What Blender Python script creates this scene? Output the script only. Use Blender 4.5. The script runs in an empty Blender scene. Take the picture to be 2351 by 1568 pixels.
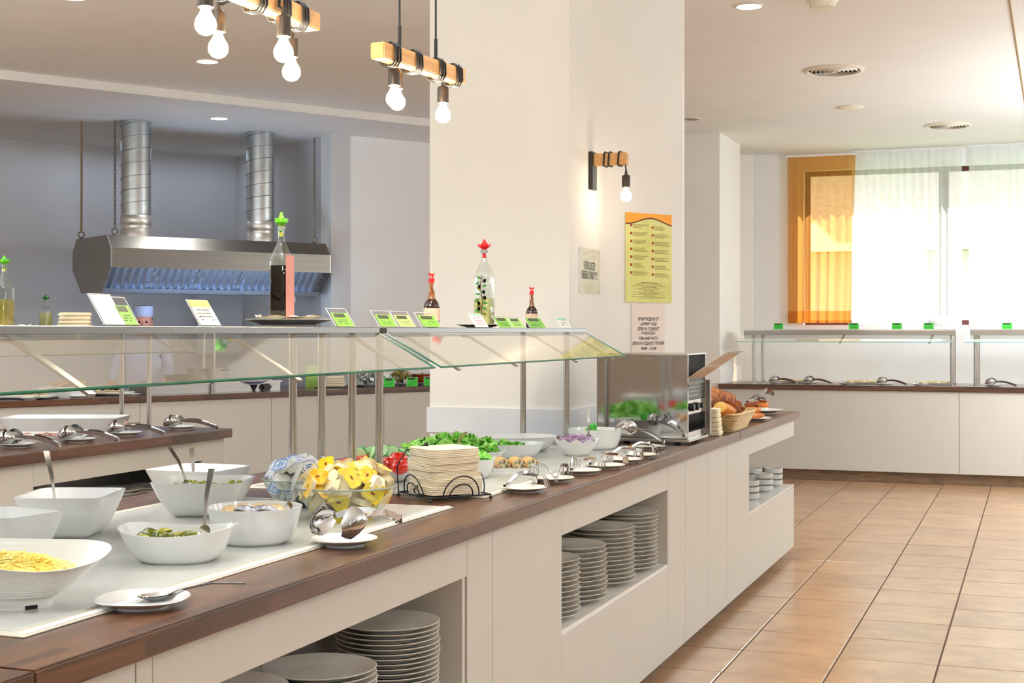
import bpy, bmesh, math, random
from mathutils import Vector, Matrix
random.seed(7)
R = math.radians
PI = math.pi
sc = bpy.context.scene
C = sc.collection

# ------------------------------------------------------------------ camera, world, lights, exposure
F = 3265.0; TH = math.atan(1206 / F); ct, st = math.cos(TH), math.sin(TH)
H = 1.41; CX, CY = 1175.5, 759.0
cam = bpy.data.cameras.new('camera'); co = bpy.data.objects.new('camera', cam); C.objects.link(co)
co.location = (0, 0, H); co.rotation_euler = (R(90), 0, TH)
cam.sensor_width = 36; cam.lens = F / 2351 * 36; cam.shift_y = -(784 - CY) / 2351
cam.clip_start = 0.05; cam.clip_end = 200
sc.camera = co
sc.view_settings.view_transform = 'Standard'; sc.view_settings.look = 'None'
sc.view_settings.gamma = 1; sc.view_settings.use_curve_mapping = False
sc.view_settings.exposure = 0.36
sc.cycles.max_bounces = 10; sc.cycles.diffuse_bounces = 5; sc.cycles.glossy_bounces = 5
sc.cycles.transparent_max_bounces = 24; sc.cycles.transmission_bounces = 8
sc.cycles.caustics_reflective = False; sc.cycles.caustics_refractive = False
sc.cycles.sample_clamp_indirect = 6

w = bpy.data.worlds.new('sky'); sc.world = w; w.use_nodes = True
nt = w.node_tree; nt.nodes.clear()
bg = nt.nodes.new('ShaderNodeBackground'); wo = nt.nodes.new('ShaderNodeOutputWorld')
bg.inputs[0].default_value = (0.93, 0.97, 1.0, 1); bg.inputs[1].default_value = 1.9
nt.links.new(bg.outputs[0], wo.inputs[0])

def lamp(name, kind, loc, energy, color, rot=(0, 0, 0), **kw):
    l = bpy.data.lights.new(name, kind); l.energy = energy; l.color = color
    for k, v in kw.items(): setattr(l, k, v)
    o = bpy.data.objects.new(name, l); o.location = loc; o.rotation_euler = rot; C.objects.link(o)
    return o
lamp('sun', 'SUN', (6, 30, 20), 17.0, (1.0, 0.95, 0.88), (R(-38), 0, R(-24)), angle=R(0.6))

# ------------------------------------------------------------------ placing helpers (photo measurements to metres)
def P(px, py, z):
    d = F * (H - z) / (py - CY); r = (px - CX) * d / F
    return Vector((-st * d + ct * r, ct * d + st * r, z))
def D(px, py, d):
    r = (px - CX) * d / F
    return Vector((-st * d + ct * r, ct * d + st * r, H - (py - CY) * d / F))
def onX(px, X, py=None):
    t = (px - CX) / F; d = X / (ct * t - st)
    return Vector((X, ct * d + st * t * d, H if py is None else H - (py - CY) * d / F))
def onY(px, Y, py=None):
    t = (px - CX) / F; d = Y / (ct + st * t)
    return Vector((d * (ct * t - st), Y, H if py is None else H - (py - CY) * d / F))

# ------------------------------------------------------------------ materials
def rgb(r, g, b):
    f = lambda c: (c / 255 / 12.92) if c / 255 <= 0.04045 else ((c / 255 + 0.055) / 1.055) ** 2.4
    return (f(r), f(g), f(b), 1)
M = {}
def mat(name, col, rough=0.5, metal=0.0, noise=0.0, nscale=20, bump=0.0, coat=0.0, spec=0.5, trans=0.0, sss=0.0, col2=None, stretch=None, emit=None, ior=1.45):
    m = bpy.data.materials.new(name); m.use_nodes = True; M[name] = m
    t = m.node_tree; b = t.nodes['Principled BSDF']
    b.inputs['Base Color'].default_value = col; b.inputs['Roughness'].default_value = rough
    b.inputs['Metallic'].default_value = metal; b.inputs['Coat Weight'].default_value = coat
    b.inputs['Specular IOR Level'].default_value = spec; b.inputs['Transmission Weight'].default_value = trans
    b.inputs['IOR'].default_value = ior
    if sss: b.inputs['Subsurface Weight'].default_value = sss; b.inputs['Subsurface Scale'].default_value = 0.01
    if emit: b.inputs['Emission Color'].default_value = emit[0]; b.inputs['Emission Strength'].default_value = emit[1]
    if noise or bump or col2:
        tc = t.nodes.new('ShaderNodeTexCoord'); mp = t.nodes.new('ShaderNodeMapping'); n = t.nodes.new('ShaderNodeTexNoise')
        n.inputs['Scale'].default_value = nscale; n.inputs['Detail'].default_value = 5
        if stretch: mp.inputs['Scale'].default_value = stretch
        t.links.new(tc.outputs['Object'], mp.inputs[0]); t.links.new(mp.outputs[0], n.inputs['Vector'])
        if noise or col2:
            cr = t.nodes.new('ShaderNodeValToRGB')
            if col2: c1, c2 = col, col2
            else:
                c1 = tuple(c * (1 - noise) for c in col[:3]) + (1,); c2 = tuple(min(1, c * (1 + noise)) for c in col[:3]) + (1,)
            cr.color_ramp.elements[0].position = 0.35; cr.color_ramp.elements[1].position = 0.65
            cr.color_ramp.elements[0].color = c1; cr.color_ramp.elements[1].color = c2
            t.links.new(n.outputs['Fac'], cr.inputs[0]); t.links.new(cr.outputs[0], b.inputs['Base Color'])
        if bump:
            bp = t.nodes.new('ShaderNodeBump'); bp.inputs['Strength'].default_value = bump; bp.inputs['Distance'].default_value = 0.01
            t.links.new(n.outputs['Fac'], bp.inputs['Height']); t.links.new(bp.outputs[0], b.inputs['Normal'])
    return m
def glassy(name, tint, gloss_tint=(1, 1, 1, 1), rough=0.02, ior=1.5, extra=0.0, back=True):
    m = bpy.data.materials.new(name); m.use_nodes = True; M[name] = m
    t = m.node_tree; t.nodes.clear()
    o = t.nodes.new('ShaderNodeOutputMaterial'); mx = t.nodes.new('ShaderNodeMixShader')
    tr = t.nodes.new('ShaderNodeBsdfTransparent'); gl = t.nodes.new('ShaderNodeBsdfGlossy'); fr = t.nodes.new('ShaderNodeFresnel')
    tr.inputs[0].default_value = tint; gl.inputs[0].default_value = gloss_tint; gl.inputs['Roughness'].default_value = rough
    ge = t.nodes.new('ShaderNodeNewGeometry'); io = t.nodes.new('ShaderNodeMix'); io.inputs[2].default_value = ior; io.inputs[3].default_value = 1 / ior
    t.links.new(ge.outputs['Backfacing'], io.inputs[0]); t.links.new(io.outputs[0], fr.inputs['IOR'])
    if extra:
        ad = t.nodes.new('ShaderNodeMath'); ad.operation = 'ADD'; ad.inputs[1].default_value = extra; ad.use_clamp = True
        t.links.new(fr.outputs[0], ad.inputs[0]); t.links.new(ad.outputs[0], mx.inputs[0])
    else: t.links.new(fr.outputs[0], mx.inputs[0])
    t.links.new(tr.outputs[0], mx.inputs[1]); t.links.new(gl.outputs[0], mx.inputs[2]); t.links.new(mx.outputs[0], o.inputs[0])
    return m
def cloth(name, col, through, tcol):
    m = bpy.data.materials.new(name); m.use_nodes = True; M[name] = m
    t = m.node_tree; t.nodes.clear()
    o = t.nodes.new('ShaderNodeOutputMaterial'); mx = t.nodes.new('ShaderNodeMixShader'); m2 = t.nodes.new('ShaderNodeMixShader')
    tr = t.nodes.new('ShaderNodeBsdfTransparent'); tl = t.nodes.new('ShaderNodeBsdfTranslucent'); df = t.nodes.new('ShaderNodeBsdfDiffuse')
    tr.inputs[0].default_value = tcol; tl.inputs[0].default_value = col; df.inputs[0].default_value = col
    m2.inputs[0].default_value = 0.35; mx.inputs[0].default_value = 1 - through
    t.links.new(tl.outputs[0], m2.inputs[1]); t.links.new(df.outputs[0], m2.inputs[2])
    t.links.new(tr.outputs[0], mx.inputs[1]); t.links.new(m2.outputs[0], mx.inputs[2]); t.links.new(mx.outputs[0], o.inputs[0])
def glow(name, col, strength, see=None):
    m = bpy.data.materials.new(name); m.use_nodes = True; M[name] = m
    t = m.node_tree; t.nodes.clear()
    o = t.nodes.new('ShaderNodeOutputMaterial'); e = t.nodes.new('ShaderNodeEmission')
    e.inputs[0].default_value = col; e.inputs[1].default_value = strength
    if see:
        tr = t.nodes.new('ShaderNodeBsdfTransparent'); tr.inputs[0].default_value = see; a = t.nodes.new('ShaderNodeAddShader')
        t.links.new(e.outputs[0], a.inputs[0]); t.links.new(tr.outputs[0], a.inputs[1]); t.links.new(a.outputs[0], o.inputs[0])
    else: t.links.new(e.outputs[0], o.inputs[0])

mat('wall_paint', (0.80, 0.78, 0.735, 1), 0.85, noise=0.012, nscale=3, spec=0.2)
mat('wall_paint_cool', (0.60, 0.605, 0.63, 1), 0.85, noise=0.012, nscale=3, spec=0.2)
mat('wall_paint_white', (0.86, 0.87, 0.88, 1), 0.85, noise=0.01, nscale=3, spec=0.2)
mat('ceiling_paint', (0.82, 0.815, 0.79, 1), 0.9, noise=0.015, nscale=2, spec=0.15)
mat('cabinet', (0.55, 0.525, 0.475, 1), 0.38, noise=0.01, nscale=4)
mat('cabinet_inside', (0.62, 0.60, 0.57, 1), 0.5)
mat('shelf_gloss', (0.72, 0.70, 0.66, 1), 0.12, coat=0.3)
mat('seam', (0.25, 0.22, 0.19, 1), 0.8)
mat('kick_wood', rgb(112, 88, 66), 0.45, noise=0.25, nscale=8, stretch=(1, 1, 6))
mat('kick_grey', rgb(90, 86, 84), 0.3, metal=0.5)
mat('porcelain', (0.80, 0.80, 0.785, 1), 0.13, coat=0.25)
mat('plate_glaze', (0.74, 0.71, 0.65, 1), 0.16, coat=0.2)
mat('bowl_grey', (0.60, 0.615, 0.60, 1), 0.2)
mat('melamine', (0.80, 0.785, 0.75, 1), 0.3, noise=0.02, nscale=3, bump=0.15, stretch=(1, 1, 30))
mat('board', (0.56, 0.555, 0.52, 1), 0.22, coat=0.15)
mat('board_edge', rgb(206, 196, 180), 0.35)
mat('steel', (0.62, 0.60, 0.57, 1), 0.22, metal=1.0, noise=0.04, nscale=30, stretch=(1, 1, 0.05))
mat('steel_brushed', (0.37, 0.35, 0.32, 1), 0.34, metal=1.0, noise=0.05, nscale=60, stretch=(0.04, 0.04, 1))
mat('steel_mirror', (0.60, 0.60, 0.60, 1), 0.05, metal=1.0)
mat('shelf_steel', (0.17, 0.16, 0.145, 1), 0.36, metal=1.0, noise=0.05, nscale=60, stretch=(1, 0.04, 1))
mat('steel_dark', (0.26, 0.25, 0.24, 1), 0.42, metal=0.9)
mat('hood_steel', (0.20, 0.18, 0.155, 1), 0.36, metal=1.0, noise=0.06, nscale=40, stretch=(1, .04, 1))
mat('hood_end', (0.30, 0.285, 0.265, 1), 0.45, metal=0.6, noise=0.06, nscale=2)
mat('filter_metal', (0.55, 0.62, 0.75, 1), 0.35, metal=0.9)
mat('duct', (0.52, 0.55, 0.56, 1), 0.3, metal=1.0, noise=0.12, nscale=10)
mat('duct_sleeve', (0.72, 0.70, 0.66, 1), 0.32, metal=0.9, noise=0.15, nscale=14)
mat('chain', (0.18, 0.15, 0.11, 1), 0.5, metal=0.8)
mat('rope', rgb(150, 128, 100), 0.8)
mat('black_wire', (0.012, 0.012, 0.012, 1), 0.4)
mat('black_metal', (0.035, 0.031, 0.028, 1), 0.38, metal=0.5)
mat('socket_metal', (0.075, 0.062, 0.05, 1), 0.36, metal=0.7)
mat('black_plastic', (0.012, 0.012, 0.013, 1), 0.3)
mat('pine', rgb(222, 172, 112), 0.55, col2=rgb(205, 148, 88), nscale=10, stretch=(6, 0.4, 6))
mat('red_plastic', rgb(215, 28, 30), 0.3, sss=0.1)
mat('green_plastic', rgb(96, 190, 36), 0.3, sss=0.1)
mat('green_dark', rgb(40, 120, 50), 0.35)
mat('yellow_cork', rgb(196, 190, 80), 0.4)
mat('vinegar', (0.004, 0.003, 0.003, 1), 0.08, spec=0.12)
mat('oil', rgb(214, 206, 132), 0.08, trans=0.25, noise=0.06, nscale=4)
mat('oil_dark', rgb(150, 132, 46), 0.1, noise=0.3, nscale=10)
mat('brown_glass', rgb(40, 18, 8), 0.06, coat=0.5)
mat('brown_neck', rgb(120, 72, 32), 0.06, coat=0.5, noise=0.25, nscale=30)
mat('label_pale', rgb(226, 190, 160), 0.6)
mat('pink_label', rgb(196, 128, 116), 0.6)
mat('card_green', rgb(126, 190, 62), 0.6)
mat('card_green_pale', rgb(170, 214, 112), 0.6)
mat('card_bright', rgb(64, 205, 62), 0.6)
mat('card_dark', rgb(62, 66, 44), 0.6)
mat('card_white', rgb(240, 236, 224), 0.6)
mat('card_teal', rgb(150, 205, 172), 0.6)
mat('card_yellow', rgb(240, 205, 84), 0.6)
mat('card_cream', rgb(238, 218, 190), 0.6)
mat('card_glare', rgb(250, 244, 230), 0.25, col2=rgb(226, 232, 196), nscale=30)  # pale mottled colour imitates glare on the acrylic
mat('ink', (0.03, 0.03, 0.03, 1), 0.7)
mat('ink_red', rgb(160, 66, 44), 0.7)
mat('ink_brown', rgb(150, 120, 70), 0.7)
mat('paper', rgb(232, 220, 212), 0.8)
mat('napkin', rgb(240, 226, 200), 0.9, bump=0.15, nscale=60)
mat('napkin_cream', rgb(236, 222, 190), 0.9, bump=0.2, nscale=50)
mat('poster_green', rgb(224, 224, 144), 0.5, col2=rgb(206, 208, 120), nscale=4)
mat('poster_orange', rgb(246, 166, 44), 0.5, noise=0.08, nscale=6)
mat('poster_line', rgb(92, 36, 18), 0.5)
mat('orange_lid', rgb(235, 130, 40), 0.4)
mat('pack_white', rgb(250, 249, 244), 0.3)
mat('pack_cream', rgb(240, 226, 190), 0.3)
mat('pack_yellow', rgb(246, 216, 40), 0.25, col2=rgb(214, 190, 60), nscale=60)
mat('pack_gold', rgb(232, 170, 40), 0.25, col2=rgb(246, 222, 90), nscale=50)
mat('pack_blue', rgb(240, 244, 250), 0.3, col2=rgb(110, 165, 225), nscale=70)
mat('pack_logo', rgb(150, 66, 30), 0.4)
mat('pack_blue_ring', rgb(50, 110, 200), 0.3)
mat('pickle', rgb(120, 122, 32), 0.15, col2=rgb(62, 74, 20), nscale=60, coat=0.5)
mat('pickle_flesh', rgb(176, 168, 66), 0.15, coat=0.5, noise=0.1, nscale=60)
mat('olive', rgb(150, 148, 38), 0.14, coat=0.5, col2=rgb(122, 124, 28), nscale=30)
mat('brine', rgb(130, 112, 50), 0.06)
mat('dark_sauce', rgb(92, 40, 24), 0.1, noise=0.4, nscale=60)
mat('fish', rgb(222, 196, 152), 0.2, col2=rgb(186, 150, 104), nscale=40, coat=0.3)
mat('fish_skin', rgb(80, 84, 110), 0.15, col2=rgb(190, 190, 200), nscale=60, coat=0.4)
mat('cheese', rgb(250, 232, 150), 0.6, col2=rgb(246, 210, 80), nscale=12)
mat('tomato', rgb(226, 40, 20), 0.12, coat=0.5, noise=0.12, nscale=8)
mat('tomato_flesh', rgb(230, 90, 66), 0.15, coat=0.4, noise=0.2, nscale=40)
mat('cucumber_skin', rgb(40, 130, 70), 0.3, col2=rgb(90, 180, 100), nscale=50)
mat('cucumber', rgb(196, 236, 176), 0.25, noise=0.06, nscale=40)
mat('lettuce', rgb(184, 236, 120), 0.35, col2=rgb(108, 200, 62), nscale=26, sss=0.15)
mat('lettuce_dark', rgb(60, 170, 40), 0.35, col2=rgb(110, 205, 60), nscale=26)
mat('cabbage', rgb(128, 60, 130), 0.3, col2=rgb(220, 200, 222), nscale=70)
mat('broccoli', rgb(70, 170, 60), 0.5, noise=0.3, nscale=80)
mat('pastry', rgb(232, 200, 140), 0.5, col2=rgb(206, 150, 84), nscale=14, bump=0.2)
mat('filling', rgb(216, 200, 160), 0.6, col2=rgb(60, 50, 46), nscale=120)
mat('crust', rgb(160, 84, 38), 0.6, col2=rgb(116, 56, 24), nscale=20, bump=0.4)
mat('crumb', rgb(222, 156, 92), 0.8, col2=rgb(190, 116, 60), nscale=30, bump=0.4)
mat('crust_gold', rgb(214, 134, 56), 0.55, col2=rgb(196, 106, 38), nscale=14, bump=0.2)
mat('crumb_yellow', rgb(248, 206, 116), 0.75, col2=rgb(240, 186, 90), nscale=24, bump=0.2)
mat('muffin', rgb(214, 118, 40), 0.6, noise=0.2, nscale=20)
mat('wicker', rgb(212, 182, 132), 0.6, noise=0.15, nscale=30)
mat('ham', rgb(222, 130, 108), 0.35, col2=rgb(240, 186, 164), nscale=30)
mat('food_yellow', rgb(240, 200, 96), 0.5, col2=rgb(250, 232, 190), nscale=30)
mat('flatbread', rgb(214, 170, 100), 0.7, col2=rgb(236, 206, 150), nscale=12)
mat('foil', (0.72, 0.74, 0.80, 1), 0.25, metal=0.7, noise=0.4, nscale=50)
mat('pack_olive', rgb(200, 180, 70), 0.3, col2=rgb(120, 100, 80), nscale=40)
mat('jam', rgb(170, 70, 14), 0.08, noise=0.2, nscale=6)
mat('chef_white', rgb(190, 200, 236), 0.8)
mat('skin', rgb(216, 150, 130), 0.5, sss=0.1)
mat('hair', rgb(60, 40, 34), 0.7)
mat('trousers', rgb(60, 62, 74), 0.8)
mat('frame_red', rgb(96, 40, 36), 0.5)
mat('frame_white', rgb(236, 236, 236), 0.4)
mat('detector', rgb(232, 226, 210), 0.4)
mat('grey_disc', rgb(150, 142, 132), 0.7)
mat('vent_white', rgb(226, 216, 200), 0.4)
mat('vent_dark', rgb(70, 56, 40), 0.7)
mat('tree_leaf', rgb(70, 120, 80), 0.8, noise=0.3, nscale=3)
mat('bark', rgb(90, 70, 54), 0.9, noise=0.2, nscale=12)
mat('render_white', rgb(238, 238, 240), 0.8, noise=0.02, nscale=2)
mat('roof_tile', rgb(226, 206, 190), 0.8, noise=0.1, nscale=8)
mat('grass', rgb(120, 140, 96), 0.95, noise=0.2, nscale=3)
mat('skirting', rgb(214, 218, 222), 0.4)
mat('skirting_white', rgb(238, 236, 232), 0.4)
mat('bulb_cap', (0.6, 0.5, 0.35, 1), 0.3, metal=0.9)
glassy('pane', (0.90, 0.955, 0.925, 1), (1.0, 0.985, 0.94, 1), 0.05, 1.55, 0.26)
glassy('pane_edge', (0.02, 0.22, 0.14, 1), (0.1, 0.4, 0.3, 1), 0.2, 1.3)
mat('glass_edge', rgb(20, 96, 70), 0.2, noise=0.15, nscale=12)
mat('glass_edge_pale', rgb(150, 205, 205), 0.2, noise=0.1, nscale=12)
glassy('clear_glass', (0.88, 0.915, 0.895, 1), (1, 1, 1, 1), 0.02, 1.5, 0.03)
glassy('bowl_glass', (0.955, 0.98, 0.97, 1), (1, 1, 1, 1), 0.03, 1.4, 0.02)
mat('bowl_rim', (0.62, 0.72, 0.70, 1), 0.06, trans=0.6)
glassy('acrylic', (0.975, 0.975, 0.97, 1), (1, 0.97, 0.92, 1), 0.05, 1.4, 0.03)
glassy('window_glass', (0.96, 0.98, 0.98, 1), (1, 1, 1, 1), 0.01, 1.4)
glow('downlight', (1.0, 0.97, 0.90, 1), 6.0)
glow('filament', (1.0, 0.80, 0.50, 1), 40.0)
glow('bulb_glass', (1.0, 0.86, 0.60, 1), 0.9, (0.97, 0.95, 0.9, 1))
cloth('sheer', (0.92, 0.93, 0.95, 1), 0.42, (1, 1, 1, 1))
cloth('orange_sheer', (0.62, 0.29, 0.07, 1), 0.48, (1.0, 0.74, 0.42, 1))

def wood_mat():
    m = bpy.data.materials.new('walnut_staves'); m.use_nodes = True; M['walnut'] = m
    t = m.node_tree; b = t.nodes['Principled BSDF']
    tc = t.nodes.new('ShaderNodeTexCoord'); sx = t.nodes.new('ShaderNodeSeparateXYZ'); ad = t.nodes.new('ShaderNodeMath'); cb = t.nodes.new('ShaderNodeCombineXYZ')
    ad.operation = 'ADD'
    t.links.new(tc.outputs['Object'], sx.inputs[0]); t.links.new(sx.outputs[0], ad.inputs[0]); t.links.new(sx.outputs[2], ad.inputs[1])
    t.links.new(sx.outputs[1], cb.inputs[0]); t.links.new(ad.outputs[0], cb.inputs[1])
    br = t.nodes.new('ShaderNodeTexBrick'); br.inputs['Scale'].default_value = 1; br.inputs['Brick Width'].default_value = 0.42; br.inputs['Row Height'].default_value = 0.028
    br.inputs['Mortar Size'].default_value = 0.0; br.offset = 0.37; br.offset_frequency = 2; br.squash = 0.7; br.squash_frequency = 3
    br.inputs['Color1'].default_value = rgb(104, 68, 47); br.inputs['Color2'].default_value = rgb(60, 40, 30); br.inputs['Bias'].default_value = -0.1
    t.links.new(cb.outputs[0], br.inputs['Vector'])
    mp = t.nodes.new('ShaderNodeMapping'); mp.inputs['Scale'].default_value = (4, 90, 1); n = t.nodes.new('ShaderNodeTexNoise'); n.inputs['Scale'].default_value = 1.6; n.inputs['Detail'].default_value = 6; n.inputs['Distortion'].default_value = 1.2
    t.links.new(cb.outputs[0], mp.inputs[0]); t.links.new(mp.outputs[0], n.inputs['Vector'])
    mx = t.nodes.new('ShaderNodeMix'); mx.data_type = 'RGBA'; mx.blend_type = 'MULTIPLY'; mx.inputs[0].default_value = 0.55
    cr = t.nodes.new('ShaderNodeValToRGB'); cr.color_ramp.elements[0].position = 0.3; cr.color_ramp.elements[1].position = 0.7
    cr.color_ramp.elements[0].color = (0.45, 0.4, 0.38, 1); cr.color_ramp.elements[1].color = (1.25, 1.15, 1.1, 1)
    t.links.new(n.outputs['Fac'], cr.inputs[0]); t.links.new(br.outputs['Color'], mx.inputs[6]); t.links.new(cr.outputs[0], mx.inputs[7])
    t.links.new(mx.outputs[2], b.inputs['Base Color'])
    b.inputs['Roughness'].default_value = 0.3; b.inputs['Coat Weight'].default_value = 0.25; b.inputs['Coat Roughness'].default_value = 0.2
wood_mat()
def tile_mat():
    m = bpy.data.materials.new('terracotta_tile'); m.use_nodes = True; M['tile'] = m
    t = m.node_tree; b = t.nodes['Principled BSDF']
    tc = t.nodes.new('ShaderNodeTexCoord'); oi = t.nodes.new('ShaderNodeObjectInfo'); n = t.nodes.new('ShaderNodeTexNoise')
    va = t.nodes.new('ShaderNodeVectorMath'); va.operation = 'ADD'; cm = t.nodes.new('ShaderNodeCombineXYZ'); ml = t.nodes.new('ShaderNodeMath'); ml.operation = 'MULTIPLY'; ml.inputs[1].default_value = 40
    t.links.new(oi.outputs['Random'], ml.inputs[0]); t.links.new(ml.outputs[0], cm.inputs[0]); t.links.new(ml.outputs[0], cm.inputs[1])
    t.links.new(tc.outputs['Object'], va.inputs[0]); t.links.new(cm.outputs[0], va.inputs[1]); t.links.new(va.outputs[0], n.inputs['Vector'])
    n.inputs['Scale'].default_value = 5; n.inputs['Detail'].default_value = 8; n.inputs['Roughness'].default_value = 0.65
    cr = t.nodes.new('ShaderNodeValToRGB'); cr.color_ramp.elements[0].position = 0.25; cr.color_ramp.elements[1].position = 0.75
    cr.color_ramp.elements[0].color = rgb(144, 106, 76); cr.color_ramp.elements[1].color = rgb(192, 156, 120)
    t.links.new(n.outputs['Fac'], cr.inputs[0])
    hs = t.nodes.new('ShaderNodeHueSaturation'); mr = t.nodes.new('ShaderNodeMapRange'); mr.inputs[3].default_value = 0.9; mr.inputs[4].default_value = 1.08
    t.links.new(oi.outputs['Random'], mr.inputs[0]); t.links.new(mr.outputs[0], hs.inputs['Value']); t.links.new(cr.outputs[0], hs.inputs['Color'])
    t.links.new(hs.outputs[0], b.inputs['Base Color'])
    bp = t.nodes.new('ShaderNodeBump'); bp.inputs['Strength'].default_value = 0.12; bp.inputs['Distance'].default_value = 0.01
    t.links.new(n.outputs['Fac'], bp.inputs['Height']); t.links.new(bp.outputs[0], b.inputs['Normal'])
    b.inputs['Roughness'].default_value = 0.30; b.inputs['Coat Weight'].default_value = 0.35; b.inputs['Coat Roughness'].default_value = 0.22
tile_mat()
mat('grout', rgb(92, 70, 54), 0.9, noise=0.15, nscale=30)

# ------------------------------------------------------------------ mesh builder
class MB:
    def __init__(s): s.v = []; s.f = []
    def add(s, vs, fs, m=None):
        o = len(s.v)
        s.v += [tuple(m @ Vector(v)) if m is not None else tuple(v) for v in vs]
        s.f += [tuple(i + o for i in f) for f in fs]; return s
    def box(s, c, d, rz=0, m=None):
        x, y, z = d[0] / 2, d[1] / 2, d[2] / 2
        vs = [(-x, -y, -z), (x, -y, -z), (x, y, -z), (-x, y, -z), (-x, -y, z), (x, -y, z), (x, y, z), (-x, y, z)]
        fs = [(0, 3, 2, 1), (4, 5, 6, 7), (0, 1, 5, 4), (1, 2, 6, 5), (2, 3, 7, 6), (3, 0, 4, 7)]
        T = Matrix.Translation(c) @ (m.to_4x4() if m is not None else Matrix.Rotation(rz, 4, 'Z'))
        return s.add(vs, fs, T)
    def span(s, a, b):
        return s.box(((a[0] + b[0]) / 2, (a[1] + b[1]) / 2, (a[2] + b[2]) / 2), (abs(b[0] - a[0]), abs(b[1] - a[1]), abs(b[2] - a[2])))
    def rings(s, rs, cap0=True, cap1=True, closed=True):
        o = len(s.v); n = len(rs[0])
        for r in rs: s.v += [tuple(p) for p in r]
        for i in range(len(rs) - 1):
            for j in range(n if closed else n - 1):
                k = (j + 1) % n
                s.f.append((o + i * n + j, o + i * n + k, o + (i + 1) * n + k, o + (i + 1) * n + j))
        if cap0: s.f.append(tuple(o + j for j in reversed(range(n))))
        if cap1: s.f.append(tuple(o + (len(rs) - 1) * n + j for j in range(n)))
        return s
    def lathe(s, prof, seg=24, c=(0, 0, 0), cap0=True, cap1=True, sx=1, sy=1, m=None):
        rs = []
        for r, z in prof:
            ring = [Vector((r * math.cos(2 * PI * j / seg) * sx, r * math.sin(2 * PI * j / seg) * sy, z)) for j in range(seg)]
            if m is not None: ring = [m @ p for p in ring]
            rs.append([p + Vector(c) for p in ring])
        return s.rings(rs, cap0, cap1)
    def tube(s, pts, r, seg=8, cap=True, rad=None, closed=False):
        pts = [Vector(p) for p in pts]; n = len(pts); rs = []; up = None
        for i, p in enumerate(pts):
            if closed: t = pts[(i + 1) % n] - pts[i - 1]
            else: t = pts[min(i + 1, n - 1)] - pts[max(i - 1, 0)]
            if t.length < 1e-9: t = Vector((0, 0, 1))
            t.normalize()
            if up is None: up = Vector((0, 0, 1)) if abs(t.z) < 0.9 else Vector((1, 0, 0))
            a = t.cross(up)
            if a.length < 1e-6: a = t.orthogonal()
            a.normalize(); b = a.cross(t).normalized(); up = b
            rr = rad[i] if rad else r
            rs.append([p + (a * math.cos(2 * PI * j / seg) + b * math.sin(2 * PI * j / seg)) * rr for j in range(seg)])
        if closed: rs.append(rs[0]); return s.rings(rs, False, False)
        return s.rings(rs, cap, cap)
    def strip(s, pts, wdir, wid, th, up=(0, 0, 1)):
        # a flat bar following pts; width vector per point
        rs = []; up = Vector(up)
        for i, p in enumerate(pts):
            p = Vector(p); ww = Vector(wdir[i] if isinstance(wdir, list) else wdir).normalized() * ((wid[i] if isinstance(wid, list) else wid) / 2)
            t = (Vector(pts[min(i + 1, len(pts) - 1)]) - Vector(pts[max(i - 1, 0)])).normalized()
            nrm = t.cross(ww); nrm = nrm.normalized() * th / 2 if nrm.length > 1e-9 else up * th / 2
            rs.append([p - ww - nrm, p + ww - nrm, p + ww + nrm, p - ww + nrm])
        return s.rings(rs)
    def prism(s, poly, z0, z1):
        return s.rings([[(x, y, z0) for x, y in poly], [(x, y, z1) for x, y in poly]])
    def mesh(s, name, m, smooth=35, bevel=0, seg=2):
        me = bpy.data.meshes.new(name); me.from_pydata(s.v, [], s.f)
        bm = bmesh.new(); bm.from_mesh(me); bmesh.ops.recalc_face_normals(bm, faces=bm.faces)
        if bevel: bmesh.ops.bevel(bm, geom=bm.edges[:], offset=bevel, segments=seg, affect='EDGES', clamp_overlap=True)
        bm.to_mesh(me); bm.free()
        if smooth:
            me.shade_smooth(); me.set_sharp_from_angle(angle=R(smooth))
        for x in (m if isinstance(m, (list, tuple)) else [m]): me.materials.append(M[x])
        return me
    def build(s, name, m, parent=None, smooth=35, bevel=0, seg=2, loc=None, rz=None):
        return link(name, s.mesh(name, m, smooth, bevel, seg), parent, loc, rz)
def link(name, me, parent=None, loc=None, rz=None):
    o = bpy.data.objects.new(name, me); C.objects.link(o)
    if parent is not None: o.parent = parent
    if loc is not None: o.location = loc
    if rz is not None: o.rotation_euler = (0, 0, rz)
    return o
def tag(o, label, cat, group=None, kind=None):
    o['label'] = label; o['category'] = cat
    if group: o['group'] = group
    if kind: o['kind'] = kind
    return o
def thing(name, label, cat, loc=(0, 0, 0), rz=0, group=None):
    o = bpy.data.objects.new(name, None); C.objects.link(o); o.location = loc; o.rotation_euler = (0, 0, rz)
    o.empty_display_size = 0.05
    return tag(o, label, cat, group)
def struct(o, label=None):
    o['kind'] = 'structure'
    if label: o['label'] = label
    return o
def kids(o): return [c for c in bpy.data.objects if c.parent == o]
def dup(root, loc, rz, label, group=None, chs=None):
    r = root.copy(); C.objects.link(r); r.location = loc; r.rotation_euler = (0, 0, rz) if not isinstance(rz, tuple) else rz
    r['label'] = label
    if group: r['group'] = group
    for ch in (chs if chs is not None else kids(root)):
        c = ch.copy(); C.objects.link(c); c.parent = r
    return r
ORD = ['topmost', 'second', 'third', 'fourth', 'fifth', 'sixth', 'seventh', 'eighth', 'ninth', 'tenth', 'eleventh', 'twelfth', 'thirteenth', 'fourteenth', 'fifteenth', 'sixteenth', 'seventeenth', 'eighteenth', 'nineteenth', 'twentieth']
def nth(i): return 'topmost' if i == 0 else ORD[i] + ' from top'
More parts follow.
